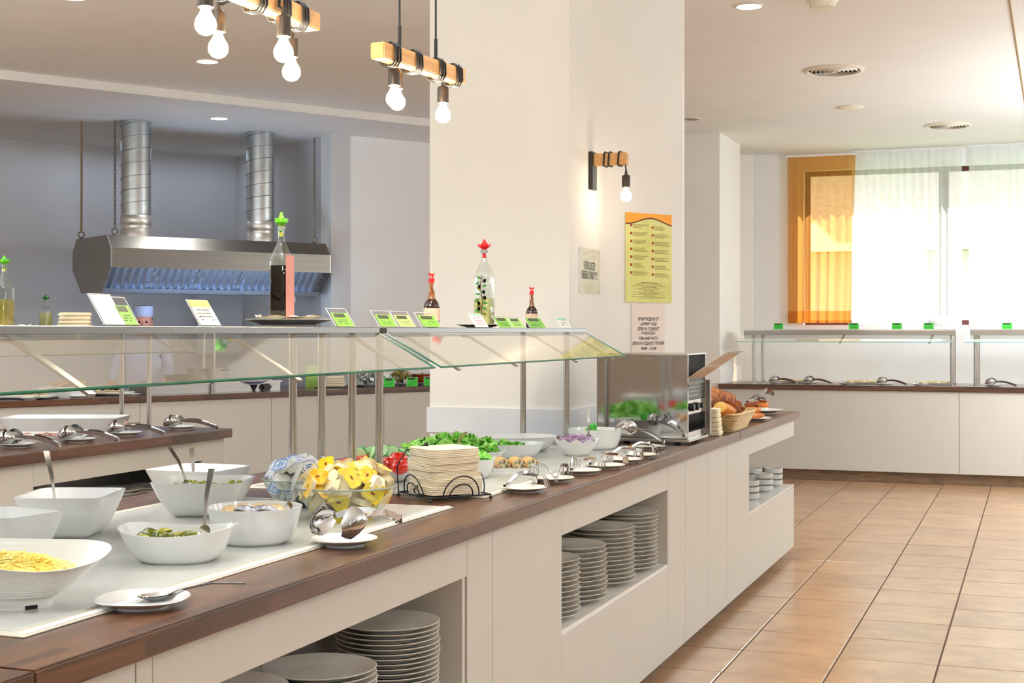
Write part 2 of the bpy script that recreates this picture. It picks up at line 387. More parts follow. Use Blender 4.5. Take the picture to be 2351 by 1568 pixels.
def superring(a, b, n, z, seg=40, rot=0, wave=None):
    out = []
    for j in range(seg):
        t = 2 * PI * j / seg; c, s = math.cos(t), math.sin(t)
        x = a * math.copysign(abs(c) ** (2 / n), c); y = b * math.copysign(abs(s) ** (2 / n), s)
        zz = z; k = 1
        if wave: k, dz = wave(t); zz = z + dz
        out.append(Vector((x * k, y * k, zz)))
    return out
def bowl_mesh(name, m, a, b, h, base=0.55, n=2.0, th=0.005, wave=None, power=1.6, seg=40, steps=8, foot=0.0, ridges=0):
    mb = MB(); rs = []
    def prof(u): return base + (1 - base) * (u ** (1 / power))
    def wv(u): return None if wave is None else (lambda t: (1 + (wave(t)[0] - 1) * u, wave(t)[1] * u * u))
    if foot: rs.append(superring(a * base * 0.92, b * base * 0.92, n, 0, seg)); rs.append(superring(a * base * 0.96, b * base * 0.96, n, foot, seg))
    for i in range(steps + 1):
        u = i / steps; k = prof(u)
        rs.append(superring(a * k, b * k, n, foot + (h - foot) * u, seg, 0, wv(u)))
        if ridges and 0 < i < steps:
            u2 = u + 0.02; k2 = prof(u) - 0.008
            rs.append(superring(a * k2, b * k2, n, foot + (h - foot) * u2, seg, 0, wv(u2)))
    ta, tb = th / a, th / b
    for i in range(steps, -1, -1):
        u = i / steps; k = prof(u)
        rs.append(superring(a * (k - ta), b * (k - tb), n, foot + max((h - foot) * u, th), seg, 0, wv(u)))
    mb.rings(rs, True, True)
    return mb.mesh(name, m, 50)

# ------------------------------------------------------------------ the setting
ZC, ZS = 3.32, 3.25
SKY = None
fl = MB().span((-11.5, -4, -0.2), (6, 15.45, -0.006)).build('floor', 'grout'); struct(fl, 'brown terracotta tiled floor')
TX, TY, X0, Y0 = 0.415, 0.4325, -0.392, 5.81
tm = MB().box((0, 0, -0.006), (TX - 0.008, TY - 0.008, 0.012)).mesh('tile', 'tile', 30, 0.0025, 1)
for i in range(-4, 7):
    for j in range(-5, 18):
        x, y = X0 + (i + 0.5) * TX, Y0 + (j + 0.5) * TY
        if y > 13.5 and x > -2.9: continue
        o = link('tile', tm, fl, (x, y, random.uniform(-0.0008, 0.0008)))
tf = MB()
for i in range(-26, -4):
    for j in range(-20, 21):
        x, y = X0 + (i + 0.5) * TX, Y0 + (j + 0.5) * TY
        tf.box((x, y, -0.006), (TX - 0.008, TY - 0.008, 0.012))
for i in range(-4, 7):
    for j in range(-20, -5):
        x, y = X0 + (i + 0.5) * TX, Y0 + (j + 0.5) * TY
        tf.box((x, y, -0.006), (TX - 0.008, TY - 0.008, 0.012))
o = tf.build('tile_field', 'tile', fl); o['kind'] = 'stuff'

# ceiling: main slab, a lower soffit over the kitchen with its small step
ce = MB().span((-11.5, -4, ZC), (6, 15.65, ZC + 0.2)).build('ceiling', 'ceiling_paint'); struct(ce, 'cream painted ceiling')
def at_ceiling(px, py, z): return P(px, py, z)
s0, s1 = P(60, 188, ZS), P(985, 290, ZS)
sdir = (s1 - s0).normalized(); sn = Vector((-sdir.y, sdir.x, 0))
a = s0 - sdir * 4; b = s1 + sdir * 2.2
so = MB().prism([(a.x, a.y), (b.x, b.y), (b.x + sn.x * 7, b.y + sn.y * 7), (a.x + sn.x * 7, a.y + sn.y * 7)], ZS, ZC - 0.001).build('trim_1', 'ceiling_paint'); struct(so, 'lower ceiling section over the kitchen')

# kitchen walls
KW0, KW1, KW2, KW3 = Vector((-9.35, 11.13, 0)), Vector((-7.98, 13.18, 0)), Vector((-6.2, 11.9, 0)), Vector((-5.0, 13.68, 0))
def wall_seg(name, p, q, m, th=0.2, z1=ZC, side=1):
    d = (q - p).normalized(); n = Vector((-d.y, d.x, 0)) * th * side
    o = MB().prism([(p.x, p.y), (q.x, q.y), (q.x + n.x, q.y + n.y), (p.x + n.x, p.y + n.y)], 0, z1).build(name, m)
    return struct(o)
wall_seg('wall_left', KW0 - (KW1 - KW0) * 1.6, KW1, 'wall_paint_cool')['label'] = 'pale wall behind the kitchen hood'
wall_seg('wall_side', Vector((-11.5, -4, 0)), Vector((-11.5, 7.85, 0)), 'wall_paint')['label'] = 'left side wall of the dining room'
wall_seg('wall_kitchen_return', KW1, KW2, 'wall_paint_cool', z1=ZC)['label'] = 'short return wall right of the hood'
wall_seg('wall_kitchen_right', KW2 + (KW2-KW1).normalized()*0.0, KW3, 'wall_paint_white')['label'] = 'cream wall right of the hood'
wall_seg('wall_rear', Vector((-5.0, 13.68, 0)), Vector((-2.9, 15.45, 0)), 'wall_paint')

mat('wall_taupe', rgb(176, 158, 140), 0.85, noise=0.015, nscale=3, spec=0.2)
struct(MB().span((6.0, -4.2, 0), (6.2, 15.7, ZC)).build('wall_right', 'wall_taupe'), 'taupe wall at the right, outside the view')
struct(MB().span((-11.5, -4.2, 0), (6.0, -4.0, ZC)).build('wall_front', 'wall_taupe'), 'taupe wall behind the viewpoint')
# near column (right face turns twice)
c0, c1, c2, c3 = (-2.837, 6.5), (-2.11, 6.5), (-2.11, 7.105), (-1.81, 7.57)
col = MB().prism([c0, c1, c2, c3, (-1.81, 7.62), (-2.837, 7.62)], 0, ZC).build('column', 'wall_paint'); struct(col, 'broad cream column behind the salad counter')
sk = MB().prism([(c0[0] - 0.012, c0[1] - 0.012), (c1[0] + 0.012, c1[1] - 0.012), (c2[0] + 0.012, c2[1]), (c1[0] + 0.002, c2[1]), (c1[0] + 0.002, c1[1] - 0.001), (c0[0], c0[1] - 0.001)], 0.905, 1.03).build('baseboard_column', 'skirting'); struct(sk, 'pale skirting band round the column above the worktop')
# far column beside the window
fc = MB().span((-3.6, 13.54, 0), (-2.87, 14.55, ZC)).build('column', 'wall_paint'); struct(fc, 'far white column at the left end of the rear counter')
fb = MB().span((-3.61, 13.53, 0.9), (-2.86, 14.56, 1.05)).build('baseboard_column', 'skirting_white'); struct(fb)

# window wall with its opening
WY = 15.45; wx0, wx1, wz0, wz1 = -2.36, 3.4, 1.47, 3.13
wb = MB()
wb.span((-3.6, WY, 0), (wx0, WY + 0.25, ZC)); wb.span((wx1, WY, 0), (6, WY + 0.25, ZC))
wb.span((wx0, WY, 0), (wx1, WY + 0.25, wz0)); wb.span((wx0, WY, wz1), (wx1, WY + 0.25, ZC))
struct(wb.build('wall_back', 'wall_paint_white'), 'white wall with the wide curtained window')
for k in range(4):
    xa = wx0 + (wx1 - wx0) / 4 * k; xb = wx0 + (wx1 - wx0) / 4 * (k + 1)
    f = MB(); t = 0.05
    f.span((xa, WY + 0.12, wz0), (xa + t, WY + 0.19, wz1)); f.span((xb - t, WY + 0.12, wz0), (xb, WY + 0.19, wz1))
    f.span((xa + t, WY + 0.12, wz0), (xb - t, WY + 0.19, wz0 + t)); f.span((xa + t, WY + 0.12, wz1 - t), (xb - t, WY + 0.19, wz1))
    fo = struct(f.build('window_%d' % (k + 1), 'frame_red', None, bevel=0.004), 'dark red framed window pane behind the curtains')
    MB().span((xa + t, WY + 0.15, wz0 + t), (xb - t, WY + 0.156, wz1 - t)).build('pane', 'window_glass', fo)
# trim line on the ceiling (access seam)
s_a, s_b = P(2313, -30, ZC), P(2351, 222, ZC)
struct(MB().tube([s_a - (s_b - s_a) * 1.5 - Vector((0, 0, .002)), s_b + (s_b - s_a) * 0.3 - Vector((0, 0, .002))], 0.006, 6).build('trim_2', 'ink_brown'), 'thin dark seam line in the ceiling')

# ------------------------------------------------------------------ outdoors behind the window
o = MB().span((-14, 15.9, -0.6), (16, 60, -0.1)).build('ground', 'grass'); struct(o, 'pale ground outside the window')
hb = thing('house', 'pale house outside behind the orange curtain', 'house', (-3.6, 26, -0.1))
MB().span((-5, 0, 0), (3.2, 5, 3.0)).build('wall', 'render_white', hb)
MB().rings([[(-5.4, -0.6, 2.9), (3.7, -0.6, 2.9), (3.7, 5.6, 2.9), (-5.4, 5.6, 2.9)], [(-5.4, 2.4, 4.6), (3.7, 2.4, 4.6), (3.7, 2.6, 4.6), (-5.4, 2.6, 4.6)]]).build('roof', 'roof_tile', hb)
for (x, y, hh, r, lab) in [(-4.6, 33, 10.5, 4.2, 'green tree outside, leftmost beyond the white curtains'), (1.6, 32, 10, 4.2, 'green tree outside, middle one beyond the white curtains'), (8.0, 34, 10.5, 4.2, 'green tree outside, rightmost beyond the white curtains')]:
    tr = thing('tree', lab, 'tree', (x, y, -0.1))
    MB().tube([(0, 0, 0), (0.1, 0, hh * .4), (0, 0.1, hh * .7)], 0.2, 8).build('trunk', 'bark', tr)
    cb = MB()
    for q in range(26):
        aa, rr, zz = random.random() * 6.28, random.random() * r * .8, hh * (.52 + random.random() * .4)
        pr_ = random.uniform(.5, .9) * r * .6
        cb.lathe([(pr_ * math.sin(PI * u / 6) + .01, -pr_ * math.cos(PI * u / 6)) for u in range(7)], 10, (rr * math.cos(aa), rr * math.sin(aa), zz))
    cb.build('crown', 'tree_leaf', tr)

# ------------------------------------------------------------------ curtains
def curtain(name, m, x0, x1, z0, z1, y, label, folds, amp=0.03, hem=None, seed=1, taper=0.0):
    rnd = random.Random(seed); n = folds * 8
    ph = [rnd.uniform(0, 6.28) for _ in range(4)]
    mb = MB(); rows = []
    zs = [z1, z1 - 0.06, z1 - 0.1] + [z1 - 0.1 - (z1 - 0.1 - z0) * k / 8 for k in range(1, 9)]
    for r, z in enumerate(zs):
        u = (z1 - z) / (z1 - z0); row = []
        for i in range(n + 1):
            s = i / n; x = x0 + (x1 - x0) * s + taper * u * s
            A = amp * (0.35 + 0.65 * min(1, u * 3))
            yy = y + A * math.sin(2 * PI * folds * s + ph[0] + 0.5 * math.sin(3 * s * 6.28 + ph[1])) + A * 0.4 * math.sin(2 * PI * folds * 2.3 * s + ph[2])
            row.append((x, yy, z))
        rows.append(row)
    mb.rings(rows, False, False, False)
    o = mb.build(name, m, None, 80); tag(o, label, 'curtain')
    MB().tube([(x0 - .02, y, z1 + .012), (x1 + .02, y, z1 + .012)], 0.012, 8).build('curtain_rod', 'frame_white', o)
    if hem:
        hm = MB(); hr = []
        for z in (z0, z0 + hem): hr.append([(p[0], p[1] - 0.004, z) for p in rows[-1]])
        hm.rings(hr, False, False, False); hm.build('hem', m, o, 80)
    return o
curtain('curtain', 'orange_sheer', -2.515, -1.80, 1.49, 3.265, 15.33, 'sheer orange curtain at the left end of the window', 6, 0.026, 0.13, 3, -0.05)
curtain('curtain', 'sheer', -1.84, -0.73, 1.47, 3.29, 15.36, 'white sheer curtain beside the orange one', 14, 0.03, 0.10, 5)
curtain('curtain', 'sheer', -0.66, 0.75, 1.47, 3.30, 15.36, 'white sheer curtain at the right edge of the view', 16, 0.03, 0.10, 8)
curtain('curtain', 'sheer', 0.78, 3.5, 1.47, 3.30, 15.36, 'wide white sheer curtain beyond the right edge', 30, 0.03, 0.10, 9)

# ------------------------------------------------------------------ buffet cabinets and worktops
XF, XE, XBK = -1.44, -1.41, -2.62
ZT = 0.90; TT = 0.045
def cabinet_unit(y0, y1, label, niche=None, end_open=False, XBK=-2.62):
    # niche = (ya, yb, za, zb)
    t = thing('buffet_cabinet', label, 'cabinet', (-2.0, (y0 + y1) / 2, 0), 0, 'cream cabinets of the main buffet island')
    oy = (y0 + y1) / 2; L = lambda x, y, z: (x + 2.0, y - oy, z)
    g = 0.0015; pth = 0.018; xb = XF - pth
    body = MB(); zt = ZT - TT
    if not niche:
        body.span(L(xb, y0 + g, 0.06), L(XBK + 0.04, y1 - g, zt)); body.build('body', 'cabinet_inside', t)
        MB().span(L(xb, y0 + g, 0.05), L(XF, y1 - g, zt - 0.002)).build('panel', 'cabinet', t, bevel=0.0012, seg=1)
    else:
        ya, yb, za, zb = niche
        dep = 0.33 if end_open else 0.42
        body.span(L(xb, y0 + g, 0.06), L(XBK + 0.04, y1 - g, za - 0.018))
        body.span(L(XF - dep, y0 + g, za - 0.018), L(XBK + 0.04, y1 - g - (0.9 if end_open else 0), zt))
        body.span(L(xb, y0 + g, zb), L(XF - dep, y1 - g, zt))
        if ya - y0 > 0.03: body.span(L(xb, y0 + g, za - 0.018), L(XF - dep, ya - 0.018, zb))
        if not end_open and y1 - yb > 0.03: body.span(L(xb, yb + 0.018, za - 0.018), L(XF - dep, y1 - g, zb))
        body.build('body', 'cabinet_inside', t)
        MB().span(L(XF, ya, za - 0.018), L(XF - dep, yb, za)).build('shelf', 'shelf_gloss', t, bevel=0.001, seg=1)
        if not end_open:
            MB().span(L(XF - 0.002, yb, za), L(XF - dep, yb + 0.018, zb)).build('side_panel', 'cabinet', t)
        MB().span(L(XF - 0.002, ya - 0.018, za), L(XF - dep, ya, zb)).build('side_panel', 'cabinet', t)
        if ya - y0 > 0.03: MB().span(L(xb, y0 + g, 0.05), L(XF, ya - g, zt - 0.002)).build('panel', 'cabinet', t, bevel=0.0012, seg=1)
        MB().span(L(xb, ya, zb), L(XF, y1 - g, zt - 0.002)).build('panel', 'cabinet', t, bevel=0.0012, seg=1)
        MB().span(L(xb, ya, 0.05), L(XF, y1 - g, za - 0.02)).build('panel', 'cabinet', t, bevel=0.0012, seg=1)
        if not end_open and y1 - yb > 0.03: MB().span(L(xb, yb, za), L(XF, y1 - g, zb - g)).build('panel', 'cabinet', t, bevel=0.0012, seg=1)
    MB().span(L(XF - 0.06, y0, 0.0), L(XBK + 0.08, y1 - (0.34 if end_open else 0), 0.06)).build('kickboard', 'kick_grey', t)
    return t
ZN0, ZN1 = 0.44, 0.748
cabinet_unit(1.0, 2.05, 'plain cream cabinet at the near left corner of the island')
cabinet_unit(2.05, 3.549, 'cream cabinet with the nearest plate niche', (2.1, 3.52, ZN0, ZN1))
cabinet_unit(3.549, 3.741, 'narrow cream filler cabinet right of the nearest plate niche')
cabinet_unit(3.741, 5.772, 'wide cream cabinet with the four stack plate niche', (4.364, 5.765, ZN0, ZN1))
cabinet_unit(5.772, 6.077, 'narrow cream cabinet just right of the four stack niche')
cabinet_unit(6.077, 6.522, 'cream cabinet front below the toaster', XBK=-2.14)
cabinet_unit(6.522, 6.968, 'cream cabinet front below the folded cream napkins', XBK=-2.14)
cabinet_unit(6.968, 9.03, 'cream end cabinet with an open corner niche of bowls', (7.546, 9.03, ZN0, ZN1), end_open=True, XBK=-1.84)

def worktop(y0, y1, label, xe=XE, xb=XBK, z=ZT):
    o = MB().box((0, 0, 0), (xe - xb, y1 - y0, TT)).build('worktop', 'walnut', None, bevel=0.004)
    o.location = ((xe + xb) / 2, (y0 + y1) / 2, z - TT / 2)
    return tag(o, label, 'worktop', 'walnut worktops of the main island')
def worktop_poly(poly, label):
    cx, cy = sum(p[0] for p in poly) / len(poly), sum(p[1] for p in poly) / len(poly)
    o = MB().prism([(x - cx, y - cy) for x, y in poly], -TT / 2, TT / 2).build('worktop', 'walnut', None, bevel=0.004); o.location = (cx, cy, ZT - TT / 2)
    return tag(o, label, 'worktop', 'walnut worktops of the main island')
worktop_poly([(XE, 1.752), (XE, 7.148), (-1.93 - .17, 7.148), (-2.10, 6.485), (XBK, 6.485), (XBK, 1.752)], 'long dark walnut worktop of the main island')
worktop_poly([(XE, 7.15), (XE, 9.08), (-2.2, 9.08), (-2.2, 7.64), (-1.795, 7.64), (-1.795, 7.56), (-2.05, 7.15)], 'short dark walnut worktop end carrying the bread basket')
worktop(0.6, 1.75, 'dark worktop piece at the near left corner', xe=XE + 0.004)

# white serving boards let into the worktop
def board(y0, y1, label):
    t = thing('serving_board', label, 'board', (-2.0, (y0 + y1) / 2, ZT))
    MB().box((0, 0, 0.0015), (0.85, y1 - y0, 0.003)).build('frame', 'board_edge', t, bevel=0.001, seg=1)
    MB().box((-0.006, 0, 0.0035), (0.775, y1 - y0 - 0.05, 0.003)).build('surface', 'board', t, bevel=0.001, seg=1)
    MB().box((0.412, 0, 0.004), (0.016, y1 - y0 - 0.02, 0.005)).build('edge_strip', 'skirting_white', t, bevel=0.001, seg=1)
board(1.93, 3.78, 'white serving board under the pickles and olives')
board(4.02, 5.95, 'white serving board under the salad bowls')

# ------------------------------------------------------------------ sneeze guards
def guard(name, label, y0, y1, xc, sgn, posts, w=0.31, zt=1.42, drop=0.10, reach=0.18, pr=0.0128, base_z=ZT, group=None, glass=True, px2=0.10):
    t = thing('sneeze_guard', label, 'sneeze guard', (xc, (y0 + y1) / 2, base_z), 0, group); h = zt - base_z; L = (y1 - y0)
    MB().box((0, 0, h - 0.009), (w, L, 0.018)).build('shelf', 'shelf_steel', t, bevel=0.0015, seg=1)
    for (dx, yy) in posts:
        MB().lathe([(pr, 0), (pr, h - 0.018)], 20).build('post', 'steel', t, 60, loc=(dx, yy - (y0 + y1) / 2, 0))
        MB().lathe([(pr * 2, 0), (pr * 2, 0.004), (pr * 1.1, 0.007)], 20).build('post_foot', 'steel', t, 40, loc=(dx, yy - (y0 + y1) / 2, 0))
    if glass:
        xa, za = sgn * w / 2, h - 0.020; xb, zb = xa + sgn * reach, za - drop
        n = Vector((-(zb - za), 0, xb - xa)).normalized() * 0.004
        for (nm, m, e0, e1, ya, yb) in [('glass_pane', 'pane', 0.0, 0.985, -L / 2 + 0.003, L / 2 - 0.003)]:
            A = Vector((xa + (xb - xa) * e0, 0, za + (zb - za) * e0)); B = Vector((xa + (xb - xa) * e1, 0, za + (zb - za) * e1))
            mb = MB(); mb.rings([[A + Vector((0, ya, 0)), A + Vector((0, yb, 0))], [B + Vector((0, ya, 0)), B + Vector((0, yb, 0))]], False, False, False)
            mb.build(nm, m, t, 0)
        # polished green edge on three sides
        e = MB(); q = 0.0035
        A = Vector((xa, 0, za)); B = Vector((xb, 0, zb))
        for yy in (-L / 2, L / 2): e.tube([A + Vector((0, yy, 0)), B + Vector((0, yy, 0))], q * 0.8, 6)
        e.tube([B + Vector((0, -L / 2, 0)), B + Vector((0, L / 2, 0))], q, 6)
        e.build('glass_edge', 'glass_edge', t)
        for yy in (-L / 2 + 0.16, -L / 6, L / 6, L / 2 - 0.16):
            br = MB(); dn = Vector((0, 0, -0.012))
            br.strip([Vector((xa - sgn * 0.03, yy, za - 0.01)), Vector((xa, yy, za - 0.014)), A.lerp(B, 0.6) + Vector((0, yy, -0.014)), B + Vector((-sgn * 0.005, yy, -0.013))], (0, 1, 0), 0.022, 0.006)
            br.build('glass_bracket', 'steel', t)
    return t
XG = -2.02
guard('g', 'near sneeze guard with glass, cut by the left edge of view', 1.45, 3.895, XG, 1, [(-0.10, 3.82), (0.10, 3.82), (-0.10, 1.6), (0.10, 1.6)], group=None)
guard('g', 'second sneeze guard over the salad bowls by the column', 3.945, 5.99, XG, 1, [(-0.10, 4.005), (0.10, 4.005), (-0.10, 5.88), (0.10, 5.88)])

# ------------------------------------------------------------------ plates and tongs
def plate_mesh(name, m, r, h, foot=0.58, th=0.004, seg=36, sq=None):
    f = r * foot
    prof = [(f * 0.9, 0), (f, 0.0), (f * 1.02, h * 0.22), (f * 1.12, h * 0.35), (r * 0.97, h * 0.86), (r, h), (r * 0.985, h + 0.001), (r * 0.8, h * 0.72), (f * 1.08, h * 0.36), (f * 0.85, h * 0.26)]
    if sq:
        mb = MB(); mb.rings([superring(a, a, sq, z, seg) for a, z in prof], True, True); return mb.mesh(name, m, 40)
    return MB().lathe(prof, seg).mesh(name, m, 40)
PLB = plate_mesh('dinner_plate', 'plate_glaze', 0.135, 0.022)
SID = plate_mesh('side_plate', 'plate_glaze', 0.075, 0.016)
SIDW = plate_mesh('side_plate', 'porcelain', 0.080, 0.018)

def stack(y, top, pitch, where, grp, x=-1.577, z0=ZN0, me=PLB, nm='dinner_plate', adj='white dinner plate'):
    n = max(2, int((top - z0 - 0.022) / pitch) + 1)
    for i in range(n):
        o = link(nm, me, None, (x + random.uniform(-.002, .002), y + random.uniform(-.002, .002), z0 + (n - 1 - i) * pitch))
        tag(o, '%s, %s, in %s' % (adj, nth(i), where), 'plate', grp)
stack(3.34, 0.665, 0.0125, 'right stack of nearest niche', 'dinner plates in the nearest niche')
stack(2.97, 0.636, 0.0125, 'middle stack of nearest niche', 'dinner plates in the nearest niche')
stack(2.55, 0.678, 0.0125, 'left stack of nearest niche', 'dinner plates in the nearest niche')
stack(5.60, 0.678, 0.0166, 'rightmost stack of four stack niche', 'dinner plates in the four stack niche')
stack(5.25, 0.668, 0.0166, 'second stack from right of four stack niche', 'dinner plates in the four stack niche')
stack(4.87, 0.655, 0.0166, 'third stack from right of four stack niche', 'dinner plates in the four stack niche')
stack(4.55, 0.649, 0.0166, 'leftmost stack of four stack niche', 'dinner plates in the four stack niche')

# small bowls in the corner niche
sbm = MB().lathe([(0.036, 0), (0.040, 0.006), (0.054, 0.012), (0.056, 0.016), (0.056, 0.040), (0.0525, 0.040), (0.052, 0.016), (0.03, 0.012)], 28).mesh('small_bowl', 'bowl_grey', 35)
for (x, y, n, wh) in [(-1.545, 8.90, 3, 'rightmost front stack of corner niche'), (-1.545, 8.56, 3, 'middle front stack of corner niche'), (-1.55, 8.13, 3, 'left front stack of corner niche'), (-1.665, 8.86, 3, 'rightmost rear stack of corner niche'), (-1.675, 8.36, 3, 'left rear stack of corner niche'), (-1.71, 8.62, 4, 'tall hindmost stack of corner niche')]:
    for i in range(n):
        o = link('small_bowl', sbm, None, (x, y, ZN0 + (n - 1 - i) * 0.036))
        tag(o, 'small straight grey bowl, %s, in %s' % (nth(i), wh), 'bowl', 'small bowls in the corner niche')

def tongs_proto(kind, L=0.2, spread=0.07, arch=0.03, hw0=.030, bulge=.012, aw=.012, m='steel_mirror'):
    """lies along +x from the spring (0) to the heads; two arms"""
    parts = []
    for s in (-1, 1):
        pts, wd, wv = [], [], []
        N = 10
        for i in range(N + 1):
            u = i / N
            pts.append(Vector((u * L * 0.72, s * (0.004 + spread / 2 * u), 0.010 + arch * math.sin(PI * min(1, u * 1.05) * 0.62))))
            wd.append(aw - 0.003 * u); wv.append(Vector((0, 0.35 * s, 1)))
        mb = MB(); mb.strip(pts, wv, wd, 0.0022)
        e = pts[-1]
        if kind == 'spoon' or (kind == 'mix' and s > 0):
            rows = []
            for i in range(7):
                u = i / 6; hw = hw0 * math.sin(PI * (0.10 + 0.80 * u)) + 0.002
                cx = e.x + u * L * 0.34; cz = e.z - 0.010 * u + 0.006 * math.sin(PI * u)
                row = []
                for j in range(7):
                    v = (j / 6 - 0.5) * 2
                    row.append(Vector((cx, e.y + s * bulge * (1 - v * v) * math.sin(PI * (.1 + .85 * u)), cz + v * hw)))
                rows.append(row)
            mb.rings(rows, False, False, False); mb.rings([[p + Vector((0, s * 0.0012, 0)) for p in r] for r in rows], False, False, False)
        elif kind in ('fork', 'mix'):
            rows = []
            for k in range(5):
                v = (k - 2) * 0.011
                mb.tube([e, Vector((e.x + 0.02, e.y + s * 0.012, e.z + v)), Vector((e.x + L * 0.2, e.y + s * 0.014, e.z + v * 1.1)), Vector((e.x + L * 0.28, e.y + s * 0.002, e.z + v * 1.1))], 0.0024, 6)
            mb.strip([e, Vector((e.x + 0.018, e.y + s * 0.008, e.z)), Vector((e.x + 0.034, e.y + s * 0.012, e.z))], (0, 0, 1), [0.012, 0.040, 0.052], 0.002)
        else:   # claw: bent straight down onto the plate, ends in points
            mb.strip([e, e + Vector((0.016, s * 0.004, 0.002)), e + Vector((0.026, s * 0.006, -0.012))], Vector((0, 1, 0.2 * s)), [0.014, 0.026, 0.030], 0.002)
            for k in (-1, 0, 1):
                mb.tube([e + Vector((0.026, s * 0.006 + k * 0.012, -0.010)), e + Vector((0.030, s * 0.006 + k * 0.013, -0.03)), Vector((e.x + 0.026, e.y + s * 0.006 + k * 0.013, 0.012))], 0.0032, 6, rad=[0.0045, 0.0036, 0.0012])
        parts.append(('arm', mb.mesh('arm', m, 40)))
    hb = MB(); hb.strip([Vector((0.012, -0.0045, 0.011)), Vector((0.0, -0.006, 0.010)), Vector((-0.007, 0, 0.010)), Vector((0.0, 0.006, 0.010)), Vector((0.012, 0.0045, 0.011))], (0, 0, 1), 0.018, 0.002)
    parts.append(('spring', hb.mesh('spring', 'steel_mirror', 40)))
    return parts
TSP, TFK, TCL = tongs_proto('spoon'), tongs_proto('fork'), tongs_proto('claw', 0.125, 0.085, 0.042)
TBIG = tongs_proto('spoon', 0.24, 0.085, 0.045, .036, .030, .018)
TSER = tongs_proto('spoon', 0.25, 0.075, 0.036, .032, .026, .020)
TSLO = tongs_proto('mix', 0.25, 0.075, 0.036, .032, .026, .020)
def tongs(parts, loc, rz, label, group=None, tilt=(0, 0)):
    t = thing('tongs', label, 'tongs', loc, rz, group); t.rotation_euler = (tilt[0], tilt[1], rz)
    for nm, me in parts: link(nm, me, t)
    return t

# seven saucers with claw tongs along the front edge
spots = [(1203, 1129), (1268, 1106), (1333, 1088), (1389, 1076), (1433, 1062), (1471, 1051), (1489, 1031)]
where = ['nearest the napkin holder', 'second from the napkin holder', 'third from the napkin holder', 'middle one of the row of seven', 'third from the toaster', 'second from the toaster', 'right by the toaster']
rots = [R(40), R(120), R(75), R(48), R(30), R(22), R(100)]
for i, (px, py) in enumerate(spots):
    p = P(px, py, ZT)
    o = link('side_plate', SID, None, p); tag(o, 'small white saucer with silver tongs, %s' % where[i], 'plate', 'saucers along the salad counter edge')
    rz = rots[i]; c = Vector((math.cos(rz), math.sin(rz), 0)) * 0.062
    k = TCL if i < 6 else TSP
    if i == 6: rz = R(200); c = Vector((math.cos(rz), math.sin(rz), 0)) * -0.06; tongs(TSP, p + Vector((0.05, 0.05, 0.02)), R(215), 'silver spoon tongs on the saucer right by the toaster', 'tongs along the salad counter edge', (0, R(-12)))
    else: tongs(k, p - c + Vector((0, 0, 0.006)), rz, 'silver claw tongs on the saucer %s' % where[i], 'tongs along the salad counter edge')

# foreground saucers
p = P(790, 1252, ZT)
tag(link('side_plate', SIDW, None, p), 'white saucer under the big silver salad tongs', 'plate')
tongs(TBIG, p + Vector((0.075, 0.155, 0.036)), R(-107), 'big silver spoon tongs on a saucer beside the butter bowl', None, (0, R(6)))
p = P(328, 1392, ZT)
o = link('side_plate', plate_mesh('side_plate', 'porcelain', 0.084, 0.017, sq=2.6), None, p, R(20)); tag(o, 'white squarish saucer holding the serving spoon', 'plate')
def spoon(name, label, tip, end, m='steel', bowl=0.020, blen=0.062, group=None, cat='spoon'):
    """bowl at tip, handle running up to end"""
    tip, end = Vector(tip), Vector(end); d = (end - tip); Ln = d.length; d.normalize()
    side = d.cross(Vector((0, 0, 1))).normalized(); up = side.cross(d).normalized()
    t = thing(name, label, cat, tip, 0, group)
    rows = []
    for i in range(9):
        u = i / 8; hw = bowl * math.sqrt(max(0.02, 1 - (2 * u - 1) ** 2)) * (1 - 0.15 * u)
        rows.append([d * (u * blen) + side * (hw * v) + up * (-0.012 * (1 - v * v) * math.sin(PI * u)) for v in (-1, -.66, -.33, 0, .33, .66, 1)])
    mb = MB(); mb.rings(rows, False, False, False); mb.rings([[q + up * -0.0012 for q in r] for r in rows], False, False, False)
    mb.build('spoon_bowl', m, t, 60)
    hp = [d * (blen * 0.97), d * (blen + 0.02) + up * 0.004, d * (blen + (Ln - blen) * .5) + up * 0.008, d * Ln]
    MB().strip(hp, side, [0.009, 0.006, 0.010, 0.015], 0.0022).build('handle', m, t)
    return t
spoon('serving_spoon', 'shiny serving spoon lying across the squarish saucer', p + Vector((-0.015, 0.005, 0.016)), P(560, 1346, ZT + 0.012) + Vector((0, 0, 0.006)), 'steel_mirror', 0.024, 0.075)

# ------------------------------------------------------------------ bowls of the near board
ZB = ZT + 0.005
def rect_bowl(px_c, loc, a, b, h, rz, label, base=0.52):
    o = link('square_bowl', bowl_mesh('square_bowl', 'porcelain', a, b, h, base, 8, 0.008, None, 1.55, 56, 8), None, loc, rz)
    return tag(o, label, 'bowl')
rect_bowl(0, (-2.24, 2.92, ZB), 0.110, 0.125, 0.104, TH, 'white flared square bowl with dark sauce and a leaning spoon')
rect_bowl(0, (-2.165, 2.60, ZB), 0.10, 0.09, 0.098, R(-8), 'empty white square bowl behind the grated cheese bowl')
rect_bowl(0, (-2.15, 3.375, ZB), 0.127, 0.12, 0.096, TH, 'white flared square bowl of green olives')
rect_bowl(0, (-2.345, 3.655, ZB), 0.122, 0.122, 0.097, 0, 'white square bowl behind the olives with a short spoon')
